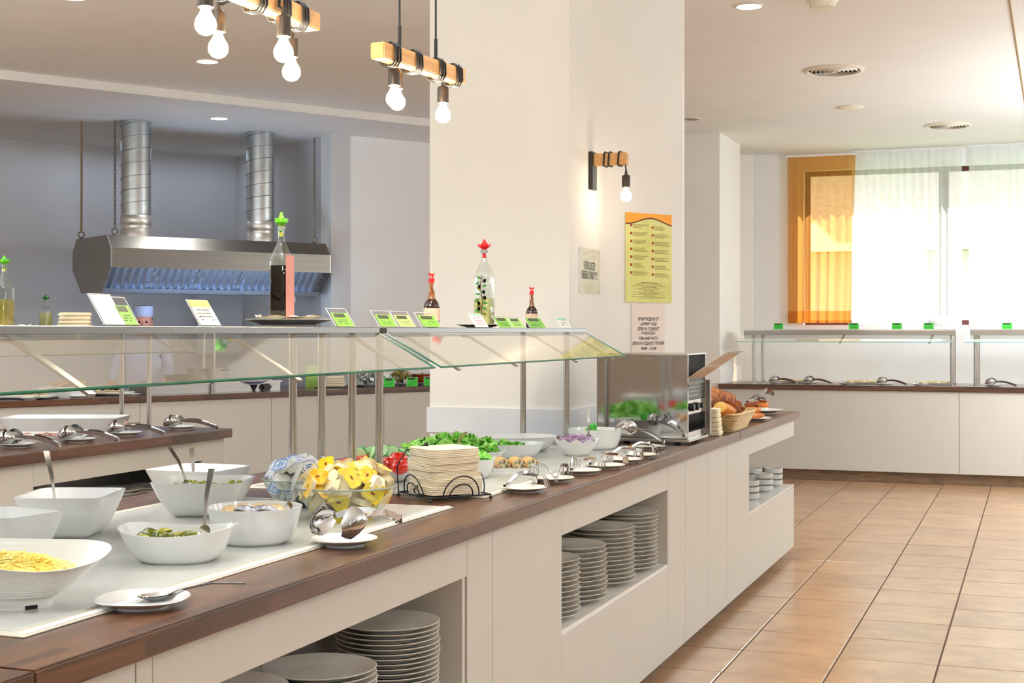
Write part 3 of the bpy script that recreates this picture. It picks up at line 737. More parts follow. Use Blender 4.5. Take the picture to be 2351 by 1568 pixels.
# dark sauce, beans
o = MB().box((0, 0, 0), (0.14, 0.16, 0.05)).build('dark_sauce', 'dark_sauce', None, bevel=0.02); o.location = (-2.24, 2.92, ZB + 0.034); o.rotation_euler = (0, 0, TH)
tag(o, 'dark red sauce in the flared square bowl', 'sauce')
d_ = D(130, 1152, 3.5); spoon('sauce_spoon', 'long silver spoon standing in the dark sauce', (d_.x, d_.y, ZB + 0.06), D(106, 1036, 3.56), 'steel', 0.014, 0.03)
p0 = D(445, 1092, 4.25); spoon('short_spoon', 'short silver spoon handle behind the olive bowl', (p0.x, p0.y, ZB + 0.02), D(440, 1028, 4.28), 'steel', 0.014, 0.03)
# olives
olm = MB().lathe([(0.0105 * math.sin(PI * u / 8) + .0002, -0.0125 * math.cos(PI * u / 8)) for u in range(9)], 12).mesh('olive', 'olive', 60)
br = MB().box((0, 0, 0), (0.155, 0.15, 0.05)).build('brine', 'brine', None, bevel=0.02); br.location = (-2.15, 3.375, ZB + 0.033); br.rotation_euler = (0, 0, TH); tag(br, 'olive brine in the square bowl', 'liquid')
n = 0
for i in range(-4, 5):
    for j in range(-4, 5):
        if random.random() < 0.2: continue
        q = Matrix.Rotation(TH, 3, 'Z') @ Vector((i * 0.021 + random.uniform(-.004, .004), j * 0.021 + random.uniform(-.004, .004), 0))
        o = link('olive', olm, None, (-2.15 + q.x, 3.375 + q.y, ZB + 0.066 + random.uniform(0, .010))); o.rotation_euler = (random.random() * 3, random.random() * 3, 0)
        tag(o, 'plump green olive among others in the square bowl', 'olive', 'olives in the square bowl')
p0 = D(436, 1106, 3.9); spoon('olive_spoon', 'silver spoon standing in the green olives', (p0.x, p0.y, ZB + 0.072), D(387, 1024, 3.95), 'steel', 0.013, 0.03)

# big grated cheese bowl
def wv1(t): return (1 + 0.02 * math.cos(2 * t), 0.020 * math.cos(t - R(160)) + 0.012 * math.cos(2 * (t - R(20))))
cb = thing('cheese_bowl', 'big white ribbed bowl of grated cheese on a notched foot', 'bowl', (-1.775, 2.135, ZB), TH)
link('body', bowl_mesh('body', 'melamine', 0.180, 0.128, 0.106, 0.47, 2.2, 0.006, wv1, 1.35, 56, 14, 0.018, 1), cb)
ft = MB(); ft.lathe([(0.072, 0), (0.074, 0), (0.086, 0.022), (0.080, 0.022)], 36, cap0=False, cap1=False, sy=.74); ft.build('foot', 'melamine', cb)
MB().box((0.052, -0.038, 0.004), (0.022, 0.012, 0.007), R(35)).build('foot_notch', 'black_plastic', cb)
gc = MB()
for q in range(1500):
    aa, rr = random.random() * 6.283, math.sqrt(random.random())
    x, y = rr * 0.118 * math.cos(aa), rr * 0.078 * math.sin(aa); z = 0.058 + 0.032 * (1 - rr * rr) + random.uniform(0, .006)
    b_ = random.random() * 3.14; l = random.uniform(.008, .016)
    dx, dy, dz = math.cos(b_) * l, math.sin(b_) * l, random.uniform(-.004, .004)
    gc.add([(x, y, z), (x + dx, y + dy, z + dz), (x + dx - dy * .2, y + dy + dx * .2, z + dz + .0015), (x - dy * .2, y + dx * .2, z + .0015)], [(0, 1, 2, 3)])
gc.lathe([(0.118, 0.050), (0.120, 0.060), (0.09, 0.075), (0.04, 0.086), (0.005, 0.088)], 28, sy=0.66)
o = gc.build('grated_cheese', 'cheese', None, 0, loc=(-1.775, 2.135, ZB), rz=TH); tag(o, 'heap of grated yellow cheese in the big ribbed bowl', 'cheese', kind='stuff')

# pickle bowl
def wv2(t): return (1 + 0.07 * math.cos(2 * t) - 0.02 * math.cos(4 * t), 0.007 * math.cos(2 * t + .2))
o = link('pickle_bowl', bowl_mesh('pickle_bowl', 'porcelain', 0.122, 0.112, 0.071, 0.64, 2.4, 0.004, wv2, 1.5, 56, 8), None, (-1.775, 2.685, ZB), TH)
tag(o, 'white wavy rimmed bowl of sliced pickles', 'bowl')
pk = MB().lathe([(0.019 * math.sin(PI * (0.08 + .84 * u / 8)), -0.030 * math.cos(PI * u / 8)) for u in range(9)], 14).mesh('pickle', 'pickle', 60)
ph = MB(); ph.rings([[Vector((-0.03 + 0.06 * u / 8, 0.019 * math.sin(PI * (.08 + .84 * u / 8)) * math.cos(PI * j / 8), 0.019 * math.sin(PI * (.08 + .84 * u / 8)) * math.sin(PI * j / 8))) for j in range(9)] for u in range(9)], True, True)
ph = ph.mesh('pickle_half', 'pickle_flesh', 40)
sp = [(-.055, -.03, .048), (-.035, -.045, .046), (-.01, -.02, .052), (-.03, .02, .054), (.02, -.045, .048), (.03, .0, .050), (.005, .03, .056), (.05, -.02, .044), (-.06, .01, .05), (.05, .04, .044), (0, -.05, .044), (-.045, -.01, .058)]
for i, (x, y, z) in enumerate(sp):
    q = Matrix.Rotation(TH, 3, 'Z') @ Vector((x, y, z - 0.004))
    o = link('pickle', pk if i % 3 else ph, None, (-1.79 + q.x, 2.685 + q.y, ZB + q.z)); o.rotation_euler = (random.random() * 6, (R(90) if i % 3 else 0) + random.uniform(-.5, .5), random.random() * 3)
    o.scale = (0.85,) * 3
    tag(o, 'green pickle chunk heaped in the wavy rimmed bowl', 'pickle', 'pickles in the wavy bowl')
o = MB().lathe([(0.07, 0), (0.085, 0.032), (0.02, 0.034)], 28).build('pickle_brine', 'brine', None, loc=(-1.775, 2.685, ZB + 0.006)); tag(o, 'shallow pickle brine in the wavy rimmed bowl', 'liquid')
p0 = D(466, 1216, 3.12); spoon('pickle_spoon', 'tall silver spoon standing in the pickles', (p0.x, p0.y, ZB + 0.046), D(486, 1076, 3.16), 'steel', 0.016, 0.034)

# fish bowl
o = link('fish_bowl', bowl_mesh('fish_bowl', 'porcelain', 0.113, 0.112, 0.087, 0.66, 2.0, 0.005, None, 1.9, 48, 8), None, (-1.75, 2.968, ZB), 0); tag(o, 'deep white round bowl of marinated fish pieces', 'bowl')
o = MB().lathe([(0.08, 0), (0.10, 0.055), (0.03, 0.058)], 28).build('marinade', 'brine', None, loc=(-1.75, 2.968, ZB + 0.008)); tag(o, 'oily marinade in the fish bowl', 'liquid')
for i in range(9):
    a_ = i * 0.75 + .3; rr = 0.06 if i else 0
    fp = MB(); L_ = 0.045; pts = []
    fp.rings([[Vector(((u - .5) * L_ * 1.5, (0.017 * math.sin(PI * (0.12 + .76 * u)) + .003) * math.cos(2 * PI * j / 10), 0.008 * math.sin(2 * PI * j / 10) + 0.010 * math.sin(PI * u))) for j in range(10)] for u in [k / 6 for k in range(7)]])
    sk_ = i in (6, 7)
    o = fp.build('fish_piece', 'fish_skin' if sk_ else 'fish', None, 60, loc=(-1.75 + rr * math.cos(a_), 2.968 + rr * math.sin(a_) * .9, ZB + 0.070 + (0.008 if sk_ else 0)), rz=a_ + 1.2)
    tag(o, 'silver skinned herring piece in the fish bowl' if sk_ else 'pale marinated fish strip in the fish bowl', 'fish', 'fish pieces in the bowl')
p0 = D(657, 1165, 3.42); spoon('fish_spoon', 'silver fork handle leaning out of the fish bowl', (p0.x, p0.y, ZB + 0.068), D(692, 1064, 3.5), 'steel', 0.012, 0.03)

# glass bowls of portion packs
def glass_bowl(loc, r, h, label):
    t = thing('glass_bowl', label, 'bowl', loc)
    link('glass_body', bowl_mesh('glass_body', 'bowl_glass', r, r, h, 0.45, 2, 0.003, None, 1.9, 48, 9), t)
    MB().tube([(r * 1.0 * math.cos(2 * PI * j / 48), r * 1.0 * math.sin(2 * PI * j / 48), h) for j in range(48)], 0.0026, 8, closed=True).build('rim', 'bowl_rim', t, 60)
    return t
gy, gb = Vector((-1.745, 3.436, ZB)), Vector((-1.995, 3.644, ZB))
glass_bowl(gy, 0.136, 0.088, 'glass bowl heaped with yellow butter portions')
glass_bowl(gb, 0.112, 0.078, 'glass bowl heaped with blue and white cream cheese portions')
def pack(kind):
    """a thermoformed tub with a foil lid"""
    a, b, h = (0.026, 0.020, 0.013) if kind == 'y' else (0.022, 0.022, 0.015)
    tb = MB(); n = 5 if kind == 'y' else 3.5
    tb.rings([superring(a * .82, b * .82, n, 0, 20), superring(a * .84, b * .84, n, 0.001, 20), superring(a * .95, b * .95, n, h, 20), superring(a * 1.13, b * 1.13, n, h, 20), superring(a * 1.13, b * 1.13, n, h + .0012, 20)])
    body = tb.mesh('tub', 'pack_cream' if kind == 'y' else 'pack_white', 40)
    ld = MB(); ld.rings([superring(a * 1.12, b * 1.12, n, h + .0013, 20), superring(a * 1.10, b * 1.10, n, h + .0022, 20)])
    lid = ld.mesh('lid', 'pack_yellow' if kind == 'y' else 'pack_white', 40)
    lid2 = ld.mesh('lid', 'pack_gold' if kind == 'y' else 'pack_blue', 40)
    lg = MB()
    if kind == 'y': lg.rings([superring(.007, .0035, 2, h + .0023, 14), superring(.007, .0035, 2, h + .0026, 14)])
    else:
        lg.rings([superring(a * .95, b * .95, n, h + .0023, 20), superring(a * .87, b * .87, n, h + .0023, 20), superring(a * .87, b * .87, n, h + .0027, 20), superring(a * .95, b * .95, n, h + .0027, 20)], False, False)
        lg.box((-.004, 0, h + .0024), (.004, b * 1.1, .0006)); lg.box((.004, 0, h + .0024), (.003, b * .8, .0006))
    logo = lg.mesh('emblem', 'pack_logo' if kind == 'y' else 'pack_blue_ring', 0)
    return body, lid, lid2, logo
PY_, PB_ = pack('y'), pack('b')
def heap(center, r, h, kind, top, label, grp, cnt):
    rnd = random.Random(11 if kind == 'y' else 5); made = []
    for k in range(cnt * 12):
        if len(made) >= cnt: break
        z = rnd.uniform(0.012, top); lim = r * (0.5 + 0.42 * (z / h) ** 0.55) - 0.018 if z < h else (r - 0.012) * math.sqrt(max(0.02, 1 - ((z - h) / (top - h + 0.012)) ** 1.6))
        a_, rr = rnd.random() * 6.283, lim * math.sqrt(rnd.uniform(0.35, 1) if z < h else rnd.random())
        p = Vector((rr * math.cos(a_), rr * math.sin(a_), z))
        if any((p - q).length < 0.027 for q in made): continue
        made.append(p)
        t = thing('portion_pack', label + (', above the rim' if z > h - .006 else ', seen through its side'), 'food portion', center + p, 0, grp)
        dr = (p - Vector((0, 0, h * .45))).normalized() + Vector((rnd.uniform(-.7, .7), rnd.uniform(-.7, .7), rnd.uniform(-.5, .5)))
        if rnd.random() < .5: dr = -dr
        t.rotation_euler = (dr.to_track_quat('Z', 'Y').to_matrix() @ Matrix.Rotation(rnd.random() * 6.28, 3, 'Z')).to_euler()
        ms = PY_ if kind == 'y' else PB_
        link('tub', ms[0], t); link('lid', ms[1] if rnd.random() < 0.6 else ms[2], t); link('emblem', ms[3], t)
heap(gy, 0.136, 0.088, 'y', 0.138, 'cream tub of butter with yellow foil lid, heaped in glass', 'butter portions in the glass bowl', 100)
heap(gb, 0.112, 0.078, 'b', 0.128, 'white cream cheese tub with blue printed lid, heaped in glass', 'cream cheese portions in the glass bowl', 70)

# napkin holder
nh = P(1020, 1141, ZT); NR = R(52)
t = thing('napkin_holder', 'black wire napkin holder with looped sides', 'napkin holder', nh, NR)
w_, d2 = 0.104, 0.104
bs = MB(); bs.tube([(-w_, -d2, 0.012), (w_, -d2, 0.012), (w_, d2, 0.012), (-w_, d2, 0.012)], 0.0025, 8, closed=True); bs.tube([(-w_, 0, .012), (w_, 0, .012)], .002, 8); bs.tube([(0, -d2, .012), (0, d2, .012)], .002, 8)
bs.build('base_frame', 'black_wire', t)
for sx in (-1, 1):
    for sy in (-1, 1):
        MB().lathe([(0.002, 0.012), (0.002, 0.008), (0.0055, 0.006), (0.0055, 0.002), (0.002, 0)], 12).build('foot', 'black_wire', t, loc=(sx * w_, sy * d2, 0))
for ang in range(4):
    for rr_, hh in ((0.062, 0.062), (0.040, 0.038)):
        ar = MB(); q = Matrix.Rotation(ang * PI / 2, 3, 'Z')
        ar.tube([q @ Vector((rr_ * math.cos(PI * k / 16), -d2 - 0.012 * math.sin(PI * k / 16), 0.012 + hh * math.sin(PI * k / 16))) for k in range(17)], 0.0022, 8)
        ar.build('loop', 'black_wire', t)
ab = MB(); ab.tube([(-w_, d2, 0.012), (-w_ * 1.02, d2 * 1.05, 0.09), (-w_ * .8, d2 * .9, 0.14), (-w_ * .30, d2 * .55, 0.158)], 0.0022, 8); ab.build('hold_down_arm', 'black_wire', t)
MB().lathe([(0.007 * math.sin(PI * u / 8) + .0002, -0.007 * math.cos(PI * u / 8)) for u in range(9)], 12).build('knob', 'black_wire', t, 60, loc=(-w_ * .30, d2 * .55, 0.158))
MB().tube([(-w_ - .002, -.05, .014), (-w_ - .010, -.04, .03), (-w_ - .004, -.03, .045), (-w_ - .012, -.02, .03), (-w_ - .002, -.01, .02)], 0.0022, 8).build('scroll', 'black_wire', t)
rnd = random.Random(4)
bunch = [0.026, 0.022, 0.020, 0.022, 0.020, 0.026]
z = 0.016
for i, hh in enumerate(bunch):
    nb = MB(); nn = 5; k = hh / nn
    aa = 0.090 - 0.0012 * i; ox, oy = rnd.uniform(-.004, .004), rnd.uniform(-.004, .004); tl = 0.02 * i
    rs = []
    for q in range(nn):
        for s_, f_ in ((0.05, .975), (.35, 1.0), (.65, 1.0), (.95, .975)):
            rs.append([p + Vector((ox, oy, 0.04 * tl * p.x * 2 + rnd.uniform(-.0004, .0004))) for p in superring(aa * f_, aa * f_, 9, k * (q + s_), 28)])
    nb.rings(rs); o = nb.build('napkin', 'napkin', None, 60, loc=nh + Vector((0, 0, z)), rz=NR); z += hh + 0.0005
    tag(o, 'bunch of folded cream napkins, %s, in the wire holder' % ('bottom one' if i == 0 else ('topmost' if i == 5 else ORD[i] + ' from bottom')), 'napkins', 'napkins in the wire holder')

# ------------------------------------------------------------------ salads
def oval(loc, a, b, h, rz, label, n=2.2, base=0.72, nm='serving_dish', wave=None, seg=48):
    o = link(nm, bowl_mesh(nm, 'porcelain', a, b, h, base, n, 0.005, wave, 1.6, seg, 6), None, loc, rz); return tag(o, label, 'dish')
oval((-2.10, 5.62, ZB), 0.215, 0.16, 0.062, TH, 'large white oval dish at the back beside the posts')
oval((-2.02, 5.27, ZB), 0.20, 0.13, 0.060, TH, 'white oval dish in front of the largest one')
oval((-2.06, 4.93, ZB), 0.20, 0.13, 0.056, TH, 'white oval dish heaped with green lettuce')
oval((-1.845, 4.55, ZB), 0.098, 0.095, 0.066, TH, 'white bowl of lettuce behind the napkin holder', 3)
oval((-2.10, 4.36, ZB), 0.135, 0.125, 0.040, TH, 'white bowl of tomatoes behind the butter bowl', 3)
def lettuce(center, a, b, top, cnt, label, m='lettuce', seed=2):
    rnd = random.Random(seed); mb = MB()
    for q in range(cnt):
        aa, rr = rnd.random() * 6.283, math.sqrt(rnd.random())
        p = Vector((a * rr * math.cos(aa), b * rr * math.sin(aa), top * (1 - .5 * rr * rr) * rnd.uniform(.45, 1)))
        s_ = rnd.uniform(.013, .025); rot = Matrix.Rotation(rnd.random() * 6.28, 3, 'Z') @ Matrix.Rotation(rnd.uniform(-1.1, 1.1), 3, 'X')
        rows = []
        for i in range(5):
            row = []
            for j in range(9):
                u, v = i / 4, j / 8 - .5
                wd = s_ * (0.3 + 0.9 * u)
                fr_ = 0.36 * s_ * u * math.sin(j * 2.6 + q)
                row.append(p + rot @ Vector((v * 2 * wd, (u - .5) * 1.6 * s_, 0.35 * s_ * math.cos(v * 5) * u + fr_)))
            rows.append(row)
        mb.rings(rows, False, False, False)
    o = mb.build('lettuce', m, None, 60, loc=center, rz=TH); return tag(o, label, 'lettuce', kind='stuff')
lettuce(Vector((-2.06, 4.93, ZB + 0.03)), 0.17, 0.10, 0.085, 260, 'heap of torn green lettuce on the oval dish')
lettuce(Vector((-1.845, 4.55, ZB + 0.035)), 0.075, 0.07, 0.065, 110, 'curly green lettuce in the bowl behind the napkin holder', seed=3)
lettuce(Vector((-2.02, 5.27, ZB + 0.02)), 0.12, 0.07, 0.05, 60, 'few green leaves on the second oval dish', seed=6)
o_ = P(1073, 1022, 0.96); spoon('salad_server', 'beige salad server handle standing in the lettuce', (-2.03, 4.86, ZB + 0.05), D(1070, 992, 5.2), 'wicker', 0.016, 0.03)
# tomatoes
tom = MB().lathe([(0.034 * math.sin(PI * u / 10) + .0003, -0.029 * math.cos(PI * u / 10) + (0.004 if u < 9 else -0.004)) for u in range(11)], 20).mesh('tomato', 'tomato', 60)
for (px, py, d, lab) in [(915, 1056, 4.72, 'whole red tomato beside the napkin holder, upper one'), (895, 1067, 4.66, 'whole red tomato left of the napkin holder, lower one'), (918, 1074, 4.60, 'whole red tomato by the bowl rim at the napkins')]:
    o = link('tomato', tom, None, D(px, py, d)); tag(o, lab, 'tomato', 'whole tomatoes in the tomato bowl'); o.scale = (.9,) * 3
def wedge(loc, rot, label, s=1.0):
    t = thing('tomato_wedge', label, 'tomato', loc, 0, 'tomato wedges in the tomato bowl'); t.rotation_euler = rot; t.scale = (s,) * 3
    sk = MB(); sk.rings([[Vector((0.032 * math.sin(PI * u / 8) * math.cos(a_), 0.032 * math.sin(PI * u / 8) * math.sin(a_), -0.03 * math.cos(PI * u / 8))) for a_ in [(-.55 + 1.1 * j / 6) for j in range(7)]] for u in range(9)], False, False, False)
    sk.build('skin', 'tomato', t, 60)
    fl_ = MB()
    for sg in (-.55, .55):
        vs = [Vector((0.0315 * math.sin(PI * u / 8) * math.cos(sg), 0.0315 * math.sin(PI * u / 8) * math.sin(sg), -0.03 * math.cos(PI * u / 8))) for u in range(9)]
        fl_.add(vs, [tuple(range(9))])
    fl_.build('flesh', 'tomato_flesh', t, 0)
for (px, py, d, rot, lab) in [(788, 1062, 4.72, (1.4, .2, 1.8), 'tomato wedge nearest the butter portions at left'), (800, 1050, 4.85, (.2, 1.2, .4), 'tomato wedge standing left of the middle post'), (842, 1062, 4.7, (1.2, .5, 3.4), 'tomato wedge between the two right posts, left one'), (858, 1058, 4.72, (.5, 1.0, 5.0), 'tomato wedge between the two right posts, right one'), (830, 1052, 4.85, (1.0, .3, 2.2), 'tomato wedge lying in front of the cucumber'), (870, 1066, 4.6, (.9, .6, 1.0), 'tomato wedge behind the right post')]:
    wedge(D(px, py, d), rot, lab)
cuc = MB().lathe([(0.022, 0), (0.023, 0.001), (0.023, 0.005), (0.022, 0.006)], 20).mesh('cucumber_slice', 'cucumber', 40)
rnd = random.Random(9)
for i in range(16):
    px, py = 828 + i * 6.5 + rnd.uniform(-4, 4), 1044 + rnd.uniform(-9, 10)
    t = thing('cucumber_slice', 'cucumber slice behind the tomatoes, %s from the left' % (['first'] + ORD[1:])[i], 'cucumber', D(px, py, 4.9 + rnd.uniform(-.05, .08)), 0, 'cucumber slices behind the tomatoes')
    t.rotation_euler = (rnd.uniform(.3, 1.4), rnd.uniform(-.6, .6), rnd.random() * 6.28)
    link('flesh', cuc, t)
    MB().lathe([(0.0232, 0.0004), (0.0242, 0.001), (0.0242, 0.005), (0.0232, 0.0056)], 20, cap0=False, cap1=False).build('rind', 'cucumber_skin', t)
# rolls
rp = P(1186, 1081, ZB)
o = link('roll_plate', bowl_mesh('roll_plate', 'porcelain', 0.085, 0.055, 0.014, 0.94, 9, 0.004, None, 1, 40, 3), None, rp, TH); tag(o, 'white rectangular plate carrying savoury rolls', 'plate')
for k, (x, lab) in enumerate([(-0.055, 'filled pastry roll, left one on the rectangular plate'), (0.0, 'filled pastry roll, middle one on the rectangular plate'), (0.048, 'filled pastry roll, right one on the rectangular plate')]):
    q = Matrix.Rotation(TH, 3, 'Z') @ Vector((x, 0.0, 0.006))
    t = thing('pastry_roll', lab, 'pastry', rp + q, TH + R(12), 'pastry rolls on the rectangular plate')
    MB().rings([[Vector((0.025 * math.cos(2 * PI * j / 18), yy, 0.022 + 0.021 * math.sin(2 * PI * j / 18))) for j in range(18)] for yy in (-.042, -.03, 0, .03, .042)]).build('dough', 'pastry', t, 40)
    MB().rings([[Vector((0.021 * math.cos(2 * PI * j / 18), yy, 0.022 + 0.017 * math.sin(2 * PI * j / 18))) for j in range(18)] for yy in (-.0440, -.0421)]).build('filling', 'filling', t, 40)
# cabbage
def wv3(t): return (1 + 0.035 * math.cos(10 * t), 0.006 * math.cos(10 * t))
o = link('cabbage_bowl', bowl_mesh('cabbage_bowl', 'porcelain', 0.092, 0.092, 0.064, 0.5, 2, 0.004, wv3, 1.2, 80, 8), None, (-1.75, 5.49, ZB)); tag(o, 'white scalloped bowl of red cabbage', 'bowl')
mb = MB(); rnd = random.Random(3)
for q in range(260):
    a_, rr = rnd.random() * 6.28, .072 * math.sqrt(rnd.random()); z = 0.058 + 0.016 * (1 - (rr / .072) ** 2) + rnd.uniform(0, .008); b_ = rnd.random() * 6.28; l = rnd.uniform(.01, .022)
    p0 = Vector((rr * math.cos(a_), rr * math.sin(a_), z)); p1 = p0 + Vector((math.cos(b_) * l, math.sin(b_) * l, rnd.uniform(-.006, .006)))
    mb.strip([p0, (p0 + p1) / 2 + Vector((0, 0, .003)), p1], (0, 0, 1), .003, .0012)
mb.lathe([(0.066, 0.035), (0.07, 0.052), (0.03, 0.064), (0.002, 0.066)], 20)
o = mb.build('red_cabbage', 'cabbage', None, 0, loc=(-1.75, 5.49, ZB)); tag(o, 'shredded red cabbage in the scalloped bowl', 'cabbage', kind='stuff')
o = link('tall_bowl', bowl_mesh('tall_bowl', 'porcelain', 0.119, 0.119, 0.086, 0.68, 2, 0.005, None, 2.0, 48, 8), None, (-1.775, 5.83, ZB)); tag(o, 'white round bowl with a spoon beside the toaster', 'bowl')
lettuce(Vector((-1.775, 5.83, ZB + 0.03)), 0.07, 0.06, 0.05, 30, 'green salad low in the bowl beside the toaster', 'lettuce_dark', 8)
bc = thing('broccoli', 'single green broccoli floret on the bowl beside the toaster', 'broccoli', D(1361, 988, 6.03))
MB().tube([(0, 0, -0.03), (0, 0, 0.0)], 0.006, 8).build('stem', 'lettuce', bc)
fb_ = MB()
for q in range(12):
    a_ = q * 2.4; fb_.lathe([(0.009 * math.sin(PI * u / 5) + .0002, -0.009 * math.cos(PI * u / 5)) for u in range(6)], 8, (0.010 * math.cos(a_), 0.010 * math.sin(a_), 0.003 + .0018 * q))
fb_.build('crown', 'broccoli', bc)
p0 = D(1348, 1000, 5.85); spoon('salad_spoon', 'silver spoon standing in the bowl beside the toaster', (p0.x, p0.y + .02, ZB + 0.05), D(1351, 938, 5.88), 'steel', 0.014, 0.03)

# ------------------------------------------------------------------ conveyor toaster
TX0, TX1, TY0, TY1, TZ0, TZ1 = -1.872, -1.456, 6.19, 6.57, ZT + 0.025, 1.308
t = thing('conveyor_toaster', 'polished steel conveyor toaster with a slanted loading rack', 'toaster', ((TX0 + TX1) / 2, (TY0 + TY1) / 2, ZT))
ox, oy = (TX0 + TX1) / 2, (TY0 + TY1) / 2
def LT(x, y, z): return (x - ox, y - oy, z - ZT)
MB().span(LT(TX0, TY0, TZ0), LT(TX1, TY0 + 0.012, TZ1 - .008)).build('side_panel', 'steel_mirror', t, bevel=0.001, seg=1)
MB().span(LT(TX0, TY1 - 0.012, TZ0), LT(TX1, TY1, TZ1 - .008)).build('side_panel', 'steel_mirror', t, bevel=0.001, seg=1)
MB().span(LT(TX0, TY0, TZ1 - .008), LT(TX1, TY1, TZ1)).build('top_panel', 'steel', t, bevel=0.001, seg=1)
MB().span(LT(TX0 - .004, TY0 + .001, TZ0), LT(TX0 + .01, TY1 - .001, TZ1 - .009)).build('rear_panel', 'steel_brushed', t)
MB().span(LT(TX0 + .012, TY0 + .014, TZ0), LT(TX1 - .10, TY1 - .014, TZ1 - .012)).build('inner_case', 'black_plastic', t)
MB().span(LT(TX0 - .01, TY0 - .008, TZ0 - .012), LT(TX1 + .008, TY1 + .005, TZ0)).build('base_tray', 'steel', t, bevel=0.001, seg=1)
for (a_, b_) in ((TX0 + .04, TY0 + .03), (TX1 - .05, TY0 + .03), (TX0 + .04, TY1 - .03), (TX1 - .05, TY1 - .03)):
    MB().lathe([(0.014, 0), (0.016, 0.013)], 14).build('foot', 'black_plastic', t, loc=LT(a_, b_, ZT))
fr = MB(); fx = TX1
for (y0_, y1_, z0_, z1_) in [(TY0 + .0125, TY0 + .022, TZ0 + .001, TZ1 - .009), (TY1 - .022, TY1 - .0125, TZ0 + .001, TZ1 - .009)]: fr.span(LT(fx - .02, y0_, z0_), LT(fx, y1_, z1_))
fr.build('front_frame', 'steel_mirror', t, bevel=.001, seg=1)
MB().span(LT(fx - .02, TY0 + .016, 1.10), LT(fx - .004, TY1 - .016, 1.185)).build('front_band', 'black_plastic', t)
MB().span(LT(fx - .02, TY0 + .016, 1.035), LT(fx - .002, TY1 - .016, 1.098)).build('control_panel', 'steel_mirror', t)
MB().span(LT(fx - .02, TY0 + .016, TZ0), LT(fx - .003, TY1 - .016, TZ0 + .03)).build('lower_band', 'steel_mirror', t)
for yy, rr_ in ((TY0 + .08, .018), (TY0 + .17, .018), (TY0 + .26, .012)):
    MB().lathe([(rr_, 0), (rr_, .012), (rr_ * .8, .016)], 18, m=Matrix.Rotation(R(90), 3, 'Y')).build('knob', 'black_plastic', t, loc=LT(fx - .002, yy, 1.066))
for k in range(4):
    MB().tube([LT(fx - .03, TY0 + .018, 1.115 + k * .018), LT(fx + .001, TY0 + .03, 1.118 + k * .018), LT(fx + .001, TY1 - .03, 1.118 + k * .018), LT(fx - .03, TY1 - .018, 1.115 + k * .018)], .0022, 6).build('guard_wire', 'steel_mirror', t)
# slanted loading rack
ra, rb = Vector(LT(fx - .01, 0, 1.192)), Vector(LT(fx + .175, 0, 1.318))
for k in range(13):
    yy = TY0 - oy + .022 + (TY1 - TY0 - .044) * k / 12
    MB().tube([(ra.x, yy, ra.z), (rb.x, yy, rb.z), (rb.x + .006, yy, rb.z - .004)], .0026, 6).build('rack_wire', 'steel', t)
rk = MB()
for u in (0, .5, .98): q = ra.lerp(rb, u); rk.tube([(q.x, TY0 - oy + .02, q.z - .004), (q.x, TY1 - oy - .02, q.z - .004)], .003, 6)
rk.build('rack_crossbar', 'steel', t)
MB().span(LT(fx - .004, TY1 - .01, TZ0 - .02 + .02), LT(fx + .02, TY1 + .02, 1.18)).build('side_guard', 'steel_brushed', t, bevel=.002, seg=1)

# ------------------------------------------------------------------ bread corner
rnd = random.Random(12)
z = ZT
for i in range(6):
    mb = MB(); hh = 0.021; aa = 0.062
    mb.rings([[p + Vector((rnd.uniform(-.001, .001) - .002 * i, 0, 0.002 * math.sin(p.y * 60 + i))) for p in superring(aa * f_, .06 * f_, 8, hh * s_, 28)] for s_, f_ in ((0, .96), (.2, 1), (.45, .985), (.55, .985), (.8, 1), (1, .96))])
    o = mb.build('cloth_napkin', 'napkin_cream', None, 60, loc=(-1.50 + rnd.uniform(-.004, .004), 6.84, z + .0005), rz=R(4)); z += hh + .0006
    tag(o, 'folded cream cloth, %s, of the pile right of the toaster' % ('bottom one' if i == 0 else 'topmost' if i == 5 else ORD[i] + ' from bottom'), 'napkin', 'cloth pile right of the toaster')
# basket
bk = thing('bread_basket', 'rectangular wicker basket full of bread slices', 'basket', (-1.535, 7.29, ZT))
body = MB(); a0, b0, a1, b1, hb_ = 0.095, 0.20, 0.135, 0.27, 0.088
body.rings([superring(a0, b0, 8, .004, 40), superring(a1, b1, 8, hb_, 40), superring(a1 - .006, b1 - .006, 8, hb_, 40), superring(a0 - .006, b0 - .006, 8, .01, 40)]); body.build('liner', 'wicker', bk, 40)
for k in range(10):
    u = (k + .5) / 10; rr = superring(a0 + (a1 - a0) * u + .003, b0 + (b1 - b0) * u + .003, 8, .004 + (hb_ - .004) * u, 60)
    rr = [p * 1 + Vector((p.x, p.y, 0)).normalized() * (.0018 if (j + k) % 2 else -.0012) for j, p in enumerate(rr)]
    MB().tube(rr, .0038, 6, closed=True).build('weave', 'wicker', bk)
for rr_, zz in ((.006, hb_ + .002), (.005, .004)):
    u = (zz - .004) / (hb_ - .004)
    MB().tube(superring(a0 + (a1 - a0) * u + .002, b0 + (b1 - b0) * u + .002, 8, zz, 60), rr_, 8, closed=True).build('braid', 'wicker', bk)
